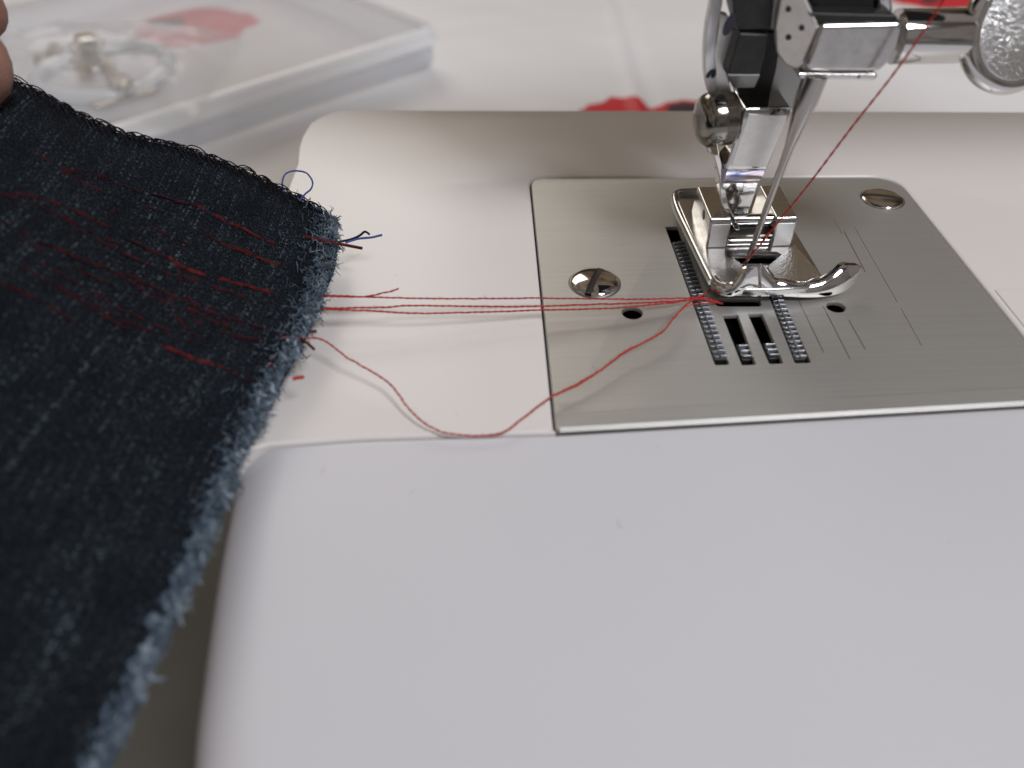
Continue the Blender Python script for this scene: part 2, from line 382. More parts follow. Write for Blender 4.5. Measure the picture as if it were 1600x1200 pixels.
# bed, with an opening for the plate
bedL = [P(405, 700, -3), Vector((-38.5, 110, 0)), P(468, 262, -3)+Vector((-1.2, 0, 0))]
seamY = [P(868, 676, 0), P(700, 680, 0), P(560, 685, 0), P(480, 691, 0), P(425, 702, -1), P(402, 712, -1.5), P(386, 723, -2), P(370, 737, -2.5)]
far = [P(560, 180, -1.0), P(800, 179, -1.0), P(1100, 179.5, -1.0), P(1600, 181.5, -1.0)]
bed_poly = [Vector((p.x, p.y, 0)) for p in seamY]
bed_poly += [Vector((-37.6, 95, 0)), Vector((-39, 125, 0)), Vector((-41.3, 150, 0))]
bed_poly += [Vector((q.x, q.y, 0)) for q in (P(466, 270, -2), P(468, 245, -2), P(474, 226, -2), P(486, 206, -2), P(505, 191, -1.5), P(530, 182.5, -1.5), P(560, 179.6, -1.2))]
bed_poly += [Vector((q.x, q.y, 0)) for q in far[1:]]
farend = far[-1]+(far[-1]-far[-2]).normalized()*70
bed_poly += [Vector((farend.x, farend.y, 0)), Vector((farend.x, RF.y+2, 0)), Vector((RF.x+0.35, RF.y+0.2, 0))]
# step round the plate
gap = 0.35
po = offset(plate_out_r, -gap)
iBL = near(po, P(868.5, 672.5)); iRF = near(po, RF)
N = len(po)
path = []
i = iRF
while i != iBL: path.append(po[i]); i = (i+1) % N
path.append(po[iBL])
# po is counter-clockwise: front-right -> far-right -> far-left -> front-left
path = [p for p in path if not (p.y < P(868.5, 668).y and p.x > P(868.5, 668).x+2 and p.x < RF.x-2)]
bed_poly = ccw(bed_poly+[Vector((p.x, p.y, 0)) for p in path])
bed = slab(bed_poly, 0.12, TABLE+3, 0.6, 'bed', M['plastic'], machine, seg=5)
MB().extrude([Vector((RF.x+1.2, 85, -1.4)), Vector((150, 85, -1.4)), Vector((150, 112.2, -1.4)), Vector((RF.x+1.2, 112.2, -1.4))], (0, 0, 1.75)).build('bed_panel', M['plastic'], bed, bevel=0.3)

# front hook cover: softly rounded left end, flush against the bed seam
cv = [P(370, 738.5, -2.5), P(386, 724.5, -2), P(402, 713.5, -1.5), P(425, 703.5, -1), P(480, 692.5, 0), P(560, 686.5, 0), P(700, 681.5, 0), P(868, 677.2, 0), P(1600, 634.5, 0)]
ext = cv[-1]+(cv[-1]-cv[-2]).normalized()*75
cv += [ext, Vector((ext.x, -30, 0)), Vector((-22, -30, 0)), P(305, 1200, -7), P(325, 1040, -7), P(348, 880, -7), P(372, 790, -7)]
slab([Vector((p.x, p.y, 0)) for p in cv], -0.25, TABLE+3, 0.45, 'front_cover', M['cover'], machine, seg=3)
cover = bpy.data.objects['front_cover']
# bring the left flank to a large soft fillet
me = cover.data; inv = 1/MM; cw = Vector(cover['_w'])
bm = bmesh.new(); bm.from_mesh(me)
bmesh.ops.delete(bm, geom=list(bm.faces), context='FACES')
bm.free()
def cover_grid():
    left = spline([P(364, 717, -3), P(346, 790, -3), P(327, 880, -3), P(302, 1040, -3), P(284, 1200, -3), Vector((-27, 10, 0)), Vector((-26, -30, 0))], 8)
    seam = cv[:9]+[ext]
    def seam_y(x):
        return seam_y0(x)-0.42
    def seam_y0(x):
        for a, b in zip(seam, seam[1:]):
            if a.x <= x <= b.x: return a.y+(b.y-a.y)*(x-a.x)/(b.x-a.x+1e-9)
        return seam[0].y if x < seam[0].x else seam[-1].y
    R = 8.5; nx = 60; rows = []
    for q in left:
        row = []
        # flank
        row.append(Vector((q.x, q.y, TABLE+3))); row.append(Vector((q.x, q.y, -30)))
        for k in range(0, 13):
            a = math.pi/2*k/12; row.append(Vector((q.x+R*(1-math.cos(a)), q.y, -0.25-R+R*math.sin(a))))
        x0 = q.x+R
        for k in range(1, nx+1):
            row.append(Vector((x0+(ext.x-x0)*(k/nx), q.y, -0.25)))
        rows.append(row)
    # pull the back row to the seam line; blend over the first rows
    ys0 = left[0].y
    for ri, row in enumerate(rows):
        wgt = max(0.0, 1-ri/10)
        for j, p in enumerate(row):
            yy = seam_y(p.x)
            p.y += (yy-ys0)*wgt
    mb = MB(); n = len(rows[0]); v = [p for r in rows for p in r]; f = []
    for a in range(len(rows)-1):
        for b in range(n-1): f.append((a*n+b, (a+1)*n+b, (a+1)*n+b+1, a*n+b+1))
    mb.add(v, f)
    # rounded back arris and a wall down into the seam
    last = rows[0]
    last = [p for p in last]; k1 = [p+Vector((0, 0.10, -0.05)) for p in last]; k2 = [p+Vector((0, 0.14, -0.25)) for p in last]; k3 = [p+Vector((0, 0.14, -9)) for p in last]
    mb.loft([last, k1, k2, k3], cap=False, close=False)
    return mb
bpy.data.objects.remove(cover)
cm = cover_grid(); cover = cm.build('front_cover', M['cover'], machine, smooth=50)
bm = bmesh.new(); bm.from_mesh(cover.data); bmesh.ops.remove_doubles(bm, verts=bm.verts, dist=1e-6); bmesh.ops.recalc_face_normals(bm, faces=bm.faces); bm.to_mesh(cover.data); bm.free()

# plate screws: domed heads cut by a slot
def screw(px, py, r, ang, name='screw', parent=plate, z=0.0, dome=1.1):
    c = P(px, py, z); mb = MB(); hw = r*0.13
    ca, sa = math.cos(ang), math.sin(ang)
    for s in (-1, 1):
        rings = []
        for k in range(9):
            th = k/8
            rr = r*math.cos(th*math.pi/2*0.999); zz = 0.15+dome*math.sin(th*math.pi/2)
            ring = []
            # segment of the disc on side s of the slot
            if rr <= hw*1.02: break
            a0 = math.asin(hw/rr)
            for i in range(25):
                a = a0+(math.pi-2*a0)*i/24
                x, y = rr*math.cos(a), s*rr*math.sin(a)
                ring.append(Vector((c.x+x*ca-y*sa, c.y+x*sa+y*ca, z+zz)))
            rings.append(ring)
        base = [Vector((p.x, p.y, z-0.3)) for p in rings[0]]
        mb.loft([base]+rings)
    mb.lathe(c+Vector((0, 0, -0.3)), (0, 0, 1), [(0, r*0.97), (0.42, r*0.97), (0.45, r*0.9)], 32)
    o = mb.build(name, M['chrome'], parent, smooth=40)
    sd_ = Vector((ca, sa, 0)); sn_ = Vector((-sa, ca, 0))
    MB().extrude([c+sd_*r*.93-sn_*hw*.97+Vector((0,0,.35)), c+sd_*r*.93+sn_*hw*.97+Vector((0,0,.35)), c-sd_*r*.93+sn_*hw*.97+Vector((0,0,.35)), c-sd_*r*.93-sn_*hw*.97+Vector((0,0,.35))], (0, 0, .2)).build('screw_slot', M['slot'], o)
    # countersink ring
    MB().lathe(c, (0, 0, 1), [(-0.3, r*1.07), (0.02, r*1.07), (0.04, r*1.02)], 36).build('countersink', M['groove'], o)
    return o
screw(929, 442.5, 4.25, math.radians(68))
screw(1378.5, 311, 3.95, math.radians(-16), dome=0.62)

# engraved guide lines, with hairline scratches
def gline(a, b, wd=0.16, m='groove', nm='guide_line'):
    p, q = P(*a, 0.0), P(*b, 0.0); d = (q-p).normalized(); s = Vector((-d.y, d.x, 0))*wd/2
    MB().extrude([p-s, q-s, q+s, p+s], (0, 0, 0.012)).build(nm, M[m], plate)
for a, b in (((1247, 468), (1287, 551)), ((1286, 478), (1328, 561)), ((1326, 500), (1352, 546)), ((1318, 360), (1352, 425))): gline(a, b)
for a, b in (((1335, 355), (1402, 472)), ((1408, 482), (1440, 540)), ((1302, 342), (1316, 366))): gline(a, b, 0.10, 'satin')

# feed dogs: steel bars with rows of teeth
def tooth_mesh(wd, ln, h):
    mb = MB(); prof = [(0, 0), (ln*0.82, 0), (ln*0.70, h), (ln*0.45, h*0.86), (0.08*ln, h*0.25)]
    mb.extrude([Vector((0, y, z)) for y, z in prof], (wd, 0, 0)); return mb
def feed_dog(poly, n, t0, t1, wd_frac, z, two=True):
    fl_, fr_, nr_, nl_ = [P(x, y, z) for x, y in poly]
    fdir = (nl_-fl_); L = fdir.length; u = fdir.normalized()
    c0 = (fl_+fr_)/2; wd = (fr_-fl_).length*wd_frac
    b0 = c0+fdir*t0; b1 = c0+fdir*t1; s = Vector((1, 0, 0))*wd/2
    bar = MB(); bar.extrude([b0-s, b0+s, b1+s, b1-s], (0, 0, -3.2)); o = bar.build('feed_dog', M['dark'], machine, bevel=0.15)
    first = None; pitch = (b1-b0).length/n
    for k in range(n):
        p = b0+(b1-b0)*((k+0.1)/n)
        if first is None:
            first = tooth_mesh(wd*0.55 if two else wd*0.9, -pitch*0.9, 0.62).build('tooth', M['teeth'], o, bevel=0.06)
            base = first.location.copy(); fp = p
            off = Vector(((0.25*wd if two else 0), 0, 0))
            t = first
            # mesh is built at the origin: move to its place
            t.location = (p+off+Vector((0 if two else -0.0, 0, 0)))*MM-Vector(o['_w'])
            t.location.y -= pitch*0.45*MM
        else:
            t = first.copy(); C.objects.link(t); t.parent = o
            t.location = first.location+(p-fp)*MM
        t.rotation_euler = (0, 0, random.uniform(-0.03, 0.03))
        if two:
            t2 = t.copy(); C.objects.link(t2); t2.parent = o; t2.scale = (0.55, 0.8, 0.8)
            t2.location = t.location+Vector((-wd*0.52, -pitch*0.12, 0.02))*MM
feed_dog(slot_left, 27, 0.13, 0.965, 0.86, -0.1)
feed_dog(slot_right, 17, 0.02, 0.955, 0.86, -0.1)
feed_dog(slot_in1, 3, 0.60, 0.90, 0.72, -0.7, False)
feed_dog(slot_in2, 3, 0.60, 0.90, 0.72, -0.7, False)

# ------------------------------------------------ presser foot
foot = empty('presser_foot', (46, 122, 2), machine)
ZS = 3.1
sole_px = [(1051, 300), (1195, 303), (1209, 305), (1287, 433), (1262, 449), (1196, 452), (1158, 452), (1128, 452), (1112, 442)]
outl = [P(x, y, ZS) for x, y in sole_px]
outl = round_corners(outl, [2.2, 0, 0.8, 1.0, 0, 0, 0, 0.8, 1.2], 6)
hole_px = [(1140, 398), (1146, 393), (1214, 393), (1226, 400), (1227, 408), (1236, 414), (1206, 416), (1190, 414), (1184, 446), (1180, 446), (1180, 416), (1166, 416), (1153, 409)]
slab(outl, ZS, ZS-1.25, 0.35, 'sole', M['satin'], foot, holes=[round_corners([P(x, y, ZS) for x, y in hole_px], 0.25, 3)], hole_depth=1.25, seg=3, hole_bevel=0.15)
# turned-up toes: a curved wall along the front, flaring up to the right
def lip(pairs, Ys, thick, name, m, bulge=0.5):
    bots = spline([Q(b[0], b[1], y) for (b, t), y in zip(pairs, Ys)], 6); tops = spline([Q(t[0], t[1], y+0.5) for (b, t), y in zip(pairs, Ys)], 6)
    rings = []
    for i in range(len(bots)):
        b, t = bots[i], tops[i]; d = (bots[min(i+1, len(bots)-1)]-bots[max(i-1, 0)]); d.z = 0; d.normalize()
        nr = Vector((d.y, -d.x, 0)); nr = nr if nr.y < 0 else -nr
        k = 1.0
        if i == 0 or i == len(bots)-1: k = 0.35
        mid = (b+t)/2
        th = thick*k
        rings.append([b-nr*th*0.9, b+nr*0.05, (b*0.7+t*0.3)+nr*bulge*k*0.9, mid+nr*bulge*k, (b*0.25+t*0.75)+nr*bulge*k*0.6, t-nr*0.05, t-nr*th*0.6+Vector((0, 0, 0.04)), t-nr*th, mid-nr*(th*0.9)])
    mb = MB(); mb.loft(rings); return mb.build(name, m, foot, smooth=60)
lip([((1108, 438), (1110, 429)), ((1116, 453), (1119, 440)), ((1128, 461), (1132, 445)), ((1142, 463), (1146, 444)), ((1154, 459), (1158, 432)), ((1163, 460), (1166, 422)), ((1178, 462.5), (1178, 417)), ((1184, 463), (1184.5, 417))],
    [113.2, 111.2, 110.0, 109.6, 109.8, 110.2, 110.4, 110.5], 0.9, 'left_toe', M['chrome'], 0.35)
lip([((1187, 463), (1188, 416)), ((1197, 462.5), (1197, 424)), ((1208, 462), (1211, 438)), ((1230, 463), (1228, 441)), ((1260, 464.5), (1256, 445)), ((1290, 463), (1284, 440)), ((1315, 457), (1305, 428)), ((1331, 446), (1318, 417)), ((1341, 433), (1328, 412)), ((1345, 418), (1337, 411))],
    [110.5, 110.4, 110.4, 110.3, 110.3, 110.6, 111.3, 112.2, 113.2, 114.0], 1.1, 'right_toe', M['chrome'], 0.5)
# floor of the right toe, bright cast chrome, and the left floor
MB().extrude([P(1198, 418, ZS+0.02), P(1241, 383, ZS+0.02), P(1284, 432, ZS+0.02), P(1258, 442, ZS+0.02), P(1216, 442, ZS+0.02)], (0, 0, 0.22)).build('right_toe_floor', M['speckled'], foot, bevel=0.1)
MB().extrude([P(1185, 306, ZS+0.02), P(1206, 307, ZS+0.02), P(1232, 340, ZS+0.02), P(1196, 340, ZS+0.02)], (0, 0, 0.25)).build('rear_floor', M['speckled'], foot, bevel=0.1)
# raised rear-left rim
rim = spline([P(1122, 301, ZS+0.3), P(1085, 300.5, ZS+0.3), P(1060, 302, ZS+0.3), P(1053, 309, ZS+0.3), P(1058, 328, ZS+0.3), P(1074, 362, ZS+0.3), P(1096, 408, ZS+0.2), P(1112, 440, ZS+0.2)], 6)
mb = MB(); rings = []
for i, p in enumerate(rim):
    d = rim[min(i+1, len(rim)-1)]-rim[max(i-1, 0)]; d.z = 0; d.normalize(); nr = Vector((-d.y, d.x, 0))
    if nr.x < 0 and i > 18: nr = -nr
    nr = Vector((d.y, -d.x, 0))
    hh = 0.85*(1-0.3*i/len(rim))
    rings.append([p+nr*0.5+Vector((0, 0, -0.6)), p+nr*0.5+Vector((0, 0, hh*0.5)), p+nr*0.15+Vector((0, 0, hh)), p-nr*0.2+Vector((0, 0, hh)), p-nr*0.5+Vector((0, 0, hh*0.45)), p-nr*0.5+Vector((0, 0, -0.6))])
mb.loft(rings); mb.build('rim', M['satin'], foot, smooth=60)
# the two lugs that hold the cross pin
YB = 122.6
def xz(px, py, Y=YB): q = Q(px, py, Y); return q.x, q.z
def lug(xl, xr, name='lug', hole=False):
    zt = 8.7; prof = [(YB, ZS-0.3), (YB, 7.9), (YB+0.45, zt), (134.2, zt), (135.6, ZS-0.3)]
    mb = MB(); mb.extrude([Vector((xl, y, z)) for y, z in prof], (xr-xl, 0, 0)); o = mb.build(name, M['satin'], foot, bevel=0.3, seg=3)
    if hole: MB().lathe((xl-0.04, 127.3, 6.9), (1, 0, 0), [(0, 0.85), (0.1, 0.85)], 20).build('pin_hole', M['mark'], o)
    # brighter metal stands in for the bright room reflected in the front face
    MB().box((xl+0.35, YB-0.07, ZS+0.2), (xr-0.3, YB+0.1, 7.7)).build('front_face', M['bright'], o, bevel=0.05)
    return o
x1 = xz(1106, 370)[0]; x2 = xz(1139, 370)[0]; x3 = xz(1207, 370)[0]; x4 = xz(1240, 370)[0]
lug(x1, x2, hole=True); lug(x3, x4)
MB().lathe((x2-0.2, 124.6, 7.4), (1, 0, 0), [(0, 0.95), (x3-x2+0.4, 0.95)], 20).build('cross_pin', M['chrome'], foot)
MB().box((x2, 124.4, 4.2), (x3, 128, 5.9)).build('spring_bar', M['dark'], foot, bevel=0.4)
MB().lathe((x2-0.1, 123.8, 3.5), (1, 0, 0), [(0, 0.75), (x3-x2+0.2, 0.75)], 20).build('cross_bar', M['chrome'], foot)

# ------------------------------------------------ ankle (foot holder)
ankle = empty('foot_holder', (43, 126, 8), machine)
def rect(z, xl, xr, yf, yb): return [Vector((xl, yf, z)), Vector((xr, yf, z)), Vector((xr, yb, z)), Vector((xl, yb, z))]
YA = 122.4
tl, tr, bl, br = Q(1160, 170, YA), Q(1238, 173, YA), Q(1134, 266, YA), Q(1197, 270, YA)
up = MB(); up.loft([rect(bl.z-0.1, bl.x, br.x, YA, YA+7.5), rect(tl.z-1, tl.x+.2, tr.x, YA, YA+7.5), rect(tl.z, tl.x+.4, tr.x-.2, YA+.3, YA+7.2)])
up.build('holder_block', M['chrome'], ankle, bevel=0.35, seg=3)
pn = [Q(1170, 178, YA-0.06), Q(1231, 181, YA-0.06), Q(1197, 262, YA-0.06), Q(1143, 258, YA-0.06)]
MB().extrude(pn, (0, 0.25, 0)).build('face_panel', M['bright'], ankle, bevel=0.1)
nb = MB(); nb.loft([rect(bl.z-0.15, bl.x+.1, br.x-.05, YA+.15, YA+6.5), rect(bl.z-1.6, bl.x+.1, br.x-.1, YA+0.5, YA+6), rect(bl.z-3.0, bl.x+0.2, br.x-.2, YA+1.5, YA+6)][::-1])
nb.build('neck', M['blue_reflection'], ankle, bevel=0.2)
ns = MB(); ns.loft([rect(z, bl.x+a, br.x-b, YA+y0, YA+y1) for z, a, b, y0, y1 in ((bl.z-3.05, .25, .25, 1.5, 6), (bl.z-4.8, .4, .3, 1.9, 6), (bl.z-6.8, 1.0, .5, 1.8, 5.5), (bl.z-8.2, 1.9, .8, 1.7, 5.0), (bl.z-9.8, 2.4, .9, 1.8, 4.6))][::-1])
ns.build('stem', M['chrome'], ankle, bevel=0.25, smooth=50)
# side hook curving down to the pin
hk = spline([Q(1119, 240, 124.5), Q(1127, 272, 124.5), Q(1129, 300, 124.5), Q(1134, 322, 124), Q(1146, 345, 123.8), Q(1152, 358, 123.8)], 6)
mb = MB(); rr = []
for i, p in enumerate(hk):
    wv = 1.5*(1-i/len(hk)*0.65)
    rr.append([p+Vector((-0.5, -0.3, 0)), p+Vector((0.5, -0.3, 0)), p+Vector((0.5+wv*.3, 3.5, 0)), p+Vector((-0.5, 3.5, 0))])
mb.loft(rr); mb.build('side_hook', M['chrome'], ankle, smooth=60, bevel=0.15)
# chrome clamping screw on the left
sc = Q(1120, 184, 123.6)
MB().lathe(sc+Vector((-3.3, -1.0, 0)), (1, 0.16, 0), [(0, 0.0), (0.08, 1.5), (0.3, 2.7), (0.75, 3.55), (1.3, 3.95), (1.9, 4.12), (3.3, 4.12), (3.35, 4.0)], 40).build('screw_head', M['gunmetal'], ankle, smooth=50)
body = MB(); rp = [(3.3, 3.9)]
rp += [(3.36, 4.05)]
for k in range(6): rp += [(3.5+k*0.34, 4.08), (3.67+k*0.34, 3.98)]
body.lathe(sc+Vector((-3.3, -1.0, 0)), (1, 0.16, 0), rp+[(5.8, 3.9)], 40).build('screw_collar', M['gunmetal'], ankle, smooth=25)
MB().extrude([Q(1101, 222, 126), Q(1114, 223, 126), Q(1113, 243, 126), Q(1106, 238, 126)], (0, 2, 0)).build('screw_tab', M['satin'], ankle, bevel=0.2)
MB().box(tuple(Q(1104.5, 231, 125.85)), tuple(Q(1110, 227, 125.85)+Vector((0, .2, 0)))).build('tab_mark', M['mark'], ankle)

# presser bar with dark block, threader guard
bar = empty('presser_bar', (44, 131, 28), machine)
def yplate(px, Y, depth, name, m, parent, bevel=0.25, seg=2):
    mb = MB(); mb.extrude([Q(x, y, Y) for x, y in px], (0, depth, 0)); return mb.build(name, M[m], parent, bevel=bevel, seg=seg)
yplate([(1200, -60), (1266, -60), (1256, 120), (1240, 173), (1160, 168), (1170, 100)], 128.6, 7, 'side_plate', 'grey', bar)
yplate([(1197, 50), (1222, 50), (1213, 110), (1199, 166), (1158, 165), (1150, 130), (1170, 100)], 127.9, 0.6, 'dark_gap_plate', 'dark', bar, 0.2)  # dark plate put in for the dark gap below the blocks
yplate([(1142, -60), (1205, -60), (1209, 12), (1205, 47), (1154, 49), (1146, 18)], 122.0, 5, 'upper_block', 'dark', bar, 0.4, 3)
mb = MB(); q = [Q(x, y, 121.5) for x, y in ((1155, 52), (1203, 54), (1187, 116), (1137, 116))]
q2 = [Q(1188, 117, 121.5), Q(1179, 137, 123.5), Q(1146, 138, 123.5), Q(1136, 117, 121.5)]
mb.extrude(q, (0, 6, 0)); mb.build('lower_block', M['dark'], bar, bevel=0.3, seg=3)
mb = MB(); mb.loft([q2, [p+Vector((0, 3, 0)) for p in q2]]); mb.build('chamfer_block', M['grey'], bar, bevel=0.15)
yplate([(1126, 20), (1136, 22), (1151, 56), (1136, 110), (1143, 142), (1140, 152), (1118, 152), (1118, 108), (1116, 88)], 124.8, 1.2, 'threader_lever', 'bright', bar, 0.25, 3)
mb = MB(); outer = spline([Q(1114, -60, 125), Q(1112, 0, 125), Q(1104, 45, 125), Q(1101, 85, 125), Q(1102, 120, 125), Q(1108, 150, 125)], 6)
inner = spline([Q(1132, -60, 125), Q(1130, 0, 125), Q(1122, 45, 125), Q(1118, 85, 125), Q(1119, 120, 125), Q(1121, 150, 125)], 6)
rr = [[a, b, b+Vector((0, 2.2, 0)), a+Vector((0, 2.2, 0))] for a, b in zip(outer, inner)]
mb.loft(rr); mb.build('threader_guard', M['whitep'], bar, smooth=50, bevel=0.35)
def oval(px, py, Y, rx, rz, name, tilt=0.3):
    c = Q(px, py, Y); pts = []
    for i in range(20):
        a = 2*math.pi*i/20; x, z = rx*math.cos(a), rz*math.sin(a)
        pts.append(c+Vector((x*math.cos(tilt)+z*math.sin(tilt), 0, -x*math.sin(tilt)+z*math.cos(tilt))))
    MB().extrude(pts, (0, 0.1, 0)).build(name, M['mark'], bar)
oval(1140, 38, 121.9, 0.75, 1.7, 'pivot_hole')
ar = spline([Q(1105, 121, 124.85), Q(1109, 114, 124.85), Q(1114, 111, 124.85), Q(1116, 114, 124.85), Q(1113, 121, 124.85)], 4)
MB().tube(ar, 0.28, 6).build('printed_arrow', M['mark'], bar)

# ------------------------------------------------ needle clamp, needle
clamp = empty('needle_clamp', (50, 118, 35), machine)
YC = 116.4
fr_px = [(1284, 38), (1409, 35), (1413, 44), (1405, 72), (1391, 97), (1374, 113), (1266, 113), (1258, 106), (1279, 45)]
yplate(fr_px, YC, 6.0, 'clamp_body', 'satin', clamp, 0.7, 4)
# left hexagonal end with three holes
hexa = [(1222, -22), (1250, -20), (1279, 40), (1256, 104), (1246, 111), (1226, 101), (1213, 82), (1210, 42)]
hp = [Q(x, y, YC+0.4+(1279-x)*0.055) for x, y in hexa]
mb = MB(); mb.extrude(hp, (1.2, 5.5, 0)); end = mb.build('clamp_end', M['bright'], clamp, bevel=0.45, seg=3)
for x, y in ((1232, 14), (1253, 43), (1232, 58)):
    c = Q(x, y, YC+0.4+(1279-x)*0.055); nrm_ = Vector((-0.42, -1, 0)).normalized()
    MB().lathe(c+nrm_*0.1, nrm_, [(-0.3, 0.42), (0, 0.42)], 18).build('end_hole', M['mark'], end)
yplate([(1247, 114), (1370, 115), (1372, 120), (1368, 126), (1250, 124)], YC+0.6, 4.0, 'lower_plate', 'chrome', clamp, 0.35, 3)
yplate([(1262, 20), (1400, 24), (1406, 34), (1284, 38), (1279, 42)], YC+1.0, 5.0, 'clamp_top', 'dark', clamp, 0.2)  # dark metal stands in for the dark that the chrome reflects
yplate([(1265, -80), (1372, -80), (1366, 28), (1290, 30), (1270, 8)], YC+4.0, 6.0, 'needle_bar_block', 'black', clamp, 0.6, 3)  # black in place of the dark reflected by the needle bar
yplate([(1378, -40), (1392, -40), (1396, 20), (1378, 28), (1370, 24)], YC+3.5, 3.0, 'side_arm', 'chrome', clamp, 0.6, 3)
rl = Q(1398, 57, YC+3.6); rr_ = Q(1512, 55, YC+3.6); ax = (rr_-rl); Lr = ax.length
MB().lathe(rl, ax, [(0, 3.75), (Lr-1.2, 3.75), (Lr-0.5, 3.5), (Lr-0.1, 2.9), (Lr, 2.2)], 48).build('screw_shaft', M['chrome'], clamp, smooth=50)
dc = Q(1582, 51, YC+3.2); ax = Vector((0.18, -1, 0.42)).normalized()
MB().lathe(dc-ax*1.6, ax, [(0, 5.0), (0.25, 7.2), (0.8, 8.2), (1.6, 8.45), (2.4, 8.3), (2.9, 7.8), (3.15, 7.1), (3.2, 6.6)], 56).build('thumb_disc', M['chrome'], clamp, smooth=40)
MB().lathe(dc+ax*1.55, ax, [(0, 6.5), (0.12, 6.4), (0.16, 6.1)], 56).build('disc_face', M['speckled'], clamp, smooth=40)
nb_, ntip = Vector((47.3, 117.5, 35.2)), Vector((43.0, 117.5, 2.3))
axn = (ntip-nb_); Ln = axn.length
MB().lathe(nb_, axn, [(0, 1.75), (3.5, 1.7), (5.5, 1.45), (8.5, 1.05), (11, 0.72), (14, 0.62), (Ln-6, 0.52), (Ln-3, 0.45), (Ln-1, 0.22), (Ln, 0.04)], 24).build('needle', M['needle'], clamp, smooth=50)

# ------------------------------------------------ the machine's head, arm and pillar above and beside the bed
mb = MB(); mb.extrude(round_corners([Vector((26, 108, 74)), Vector((90, 108, 74)), Vector((90, 178, 74)), Vector((26, 178, 74))], 10, 6), (0, 0, 150)); mb.build('head', M['plastic'], machine, bevel=3, seg=3)
MB().box((31, 113, 73.2), (86, 173, 74.6)).build('head_underside', M['black'], machine)  # black plate added for the head's dark cavity, to darken chrome reflections
mb = MB(); mb.extrude([Vector((90.2, 104, 112)), Vector((262, 104, 112)), Vector((262, 168, 112)), Vector((90.2, 168, 112))], (0, 0, 100)); mb.build('arm', M['plastic'], machine, bevel=6, seg=3)
mb = MB(); mb.extrude([Vector((199, 60, 1)), Vector((262, 60, 1)), Vector((262, 175, 1)), Vector((199, 175, 1))], (0, 0, 110.8)); mb.build('pillar', M['plastic'], machine, bevel=6, seg=3)

# ================================================================ DENIM
top_c = spline([Vector(p) for p in ((-150, 40, 33), (-60, 90, 31), (30, 132, 29), (75, 154, 27), (130, 184, 24.5), (200, 213, 21), (280, 231, 17), (345, 255, 14), (400, 277, 11.5), (450, 303, 9), (490, 324, 7.5), (528, 350, 6.2))], 5)
right_c = spline([Vector(p) for p in ((528, 350, 6.2), (526, 400, 5.6), (511, 450, 5.2), (494, 495, 5.0), (473, 535, 4.8), (448, 585, 4.6), (419, 640, 4.2), (388, 700, 4.0), (356, 770, 4.5), (323, 860, 5.0), (276, 965, 4.5), (222, 1080, 4.0), (168, 1195, 3.5), (120, 1290, 3))], 5)
def resample(c, n):
    d = [0]
    for a, b in zip(c, c[1:]): d.append(d[-1]+(b-a).length)
    out = []
    for k in range(n):
        t = d[-1]*k/(n-1); i = min(max(0, np.searchsorted(d, t)-1), len(c)-2); u = (t-d[i])/(d[i+1]-d[i]+1e-9); out.append(c[i].lerp(c[i+1], u))
    return out
NU, NV = 150, 230
Tc = resample(top_c, NU); Rc = resample(right_c, NV)
Lc = resample(spline([Vector(p) for p in ((-150, 40, 33), (-170, 300, 28), (-200, 600, 22), (-230, 900, 16), (-260, 1320, 11))], 5), NV)
Bc = resample([Vector((-260, 1320, 11)), Vector((120, 1290, 3))], NU)
def den(i, j):          # i across (0..1 to the cut edge), j down (0..1)
    a = i*(NU-1); b = j*(NV-1); ia = min(int(a), NU-2); ib = min(int(b), NV-2); fa = a-ia; fb = b-ib
    T = Tc[ia].lerp(Tc[ia+1], fa); Bt = Bc[ia].lerp(Bc[ia+1], fa); L_ = Lc[ib].lerp(Lc[ib+1], fb); R_ = Rc[ib].lerp(Rc[ib+1], fb)
    c = T*(1-j)+Bt*j+L_*(1-i)+R_*i-(Tc[0]*(1-i)*(1-j)+Tc[-1]*i*(1-j)+Bc[0]*(1-i)*j+Bc[-1]*i*j)
    z = c.z+0.9*noise.noise(Vector((c.x*0.006, c.y*0.006, 1)))+0.25*noise.noise(Vector((c.x*0.03, c.y*0.03, 5)))
    # rolled seam allowance along the overlocked edge
    z += 0.7*math.exp(-((j-0.045)/0.03)**2)
    return P(c.x, c.y, z)
grid = [[den(i/(NU-1), j/(NV-1)) for i in range(NU)] for j in range(NV)]
dx = np.mean([(grid[j][NU-1]-grid[j][0]).length for j in range(0, NV, 10)]); dy = np.mean([sum((grid[j+1][i]-grid[j][i]).length for j in range(NV-1)) for i in range(0, NU, 15)])
mb = MB(); vv = [p for r in grid for p in r]
ff = [(j*NU+i, j*NU+i+1, (j+1)*NU+i+1, (j+1)*NU+i) for j in range(NV-1) for i in range(NU-1)]
mb.add(vv, ff)
denim_base = Vector((sum(p.x for p in vv)/len(vv), sum(p.y for p in vv)/len(vv), 0))
denim = tag(empty('denim_cloth', tuple(denim_base)), 'dark denim cloth with frayed pale blue edge and rows of red stitching', 'fabric')
body = mb.build('fabric', M['denim'], denim, smooth=180, recalc=False)
uvl = body.data.uv_layers.new(name='UVMap'); uvs = np.zeros((len(body.data.loops), 2)); li = np.zeros(len(body.data.loops), dtype=int); body.data.loops.foreach_get('vertex_index', li)
rowlen = np.array([[(grid[j][NU-1]-grid[j][i]).length for i in range(NU)] for j in range(NV)])
vlen = np.zeros((NV, NU))
for j in range(1, NV): vlen[j] = vlen[j-1]+np.array([(grid[j][i]-grid[j-1][i]).length for i in range(NU)])
V0 = vlen.mean(axis=1)
uvs[:, 0] = 300-rowlen[li//NU, li % NU]; uvs[:, 1] = 300-V0[li//NU]
uvl.data.foreach_set('uv', uvs.astype(np.float32).ravel())
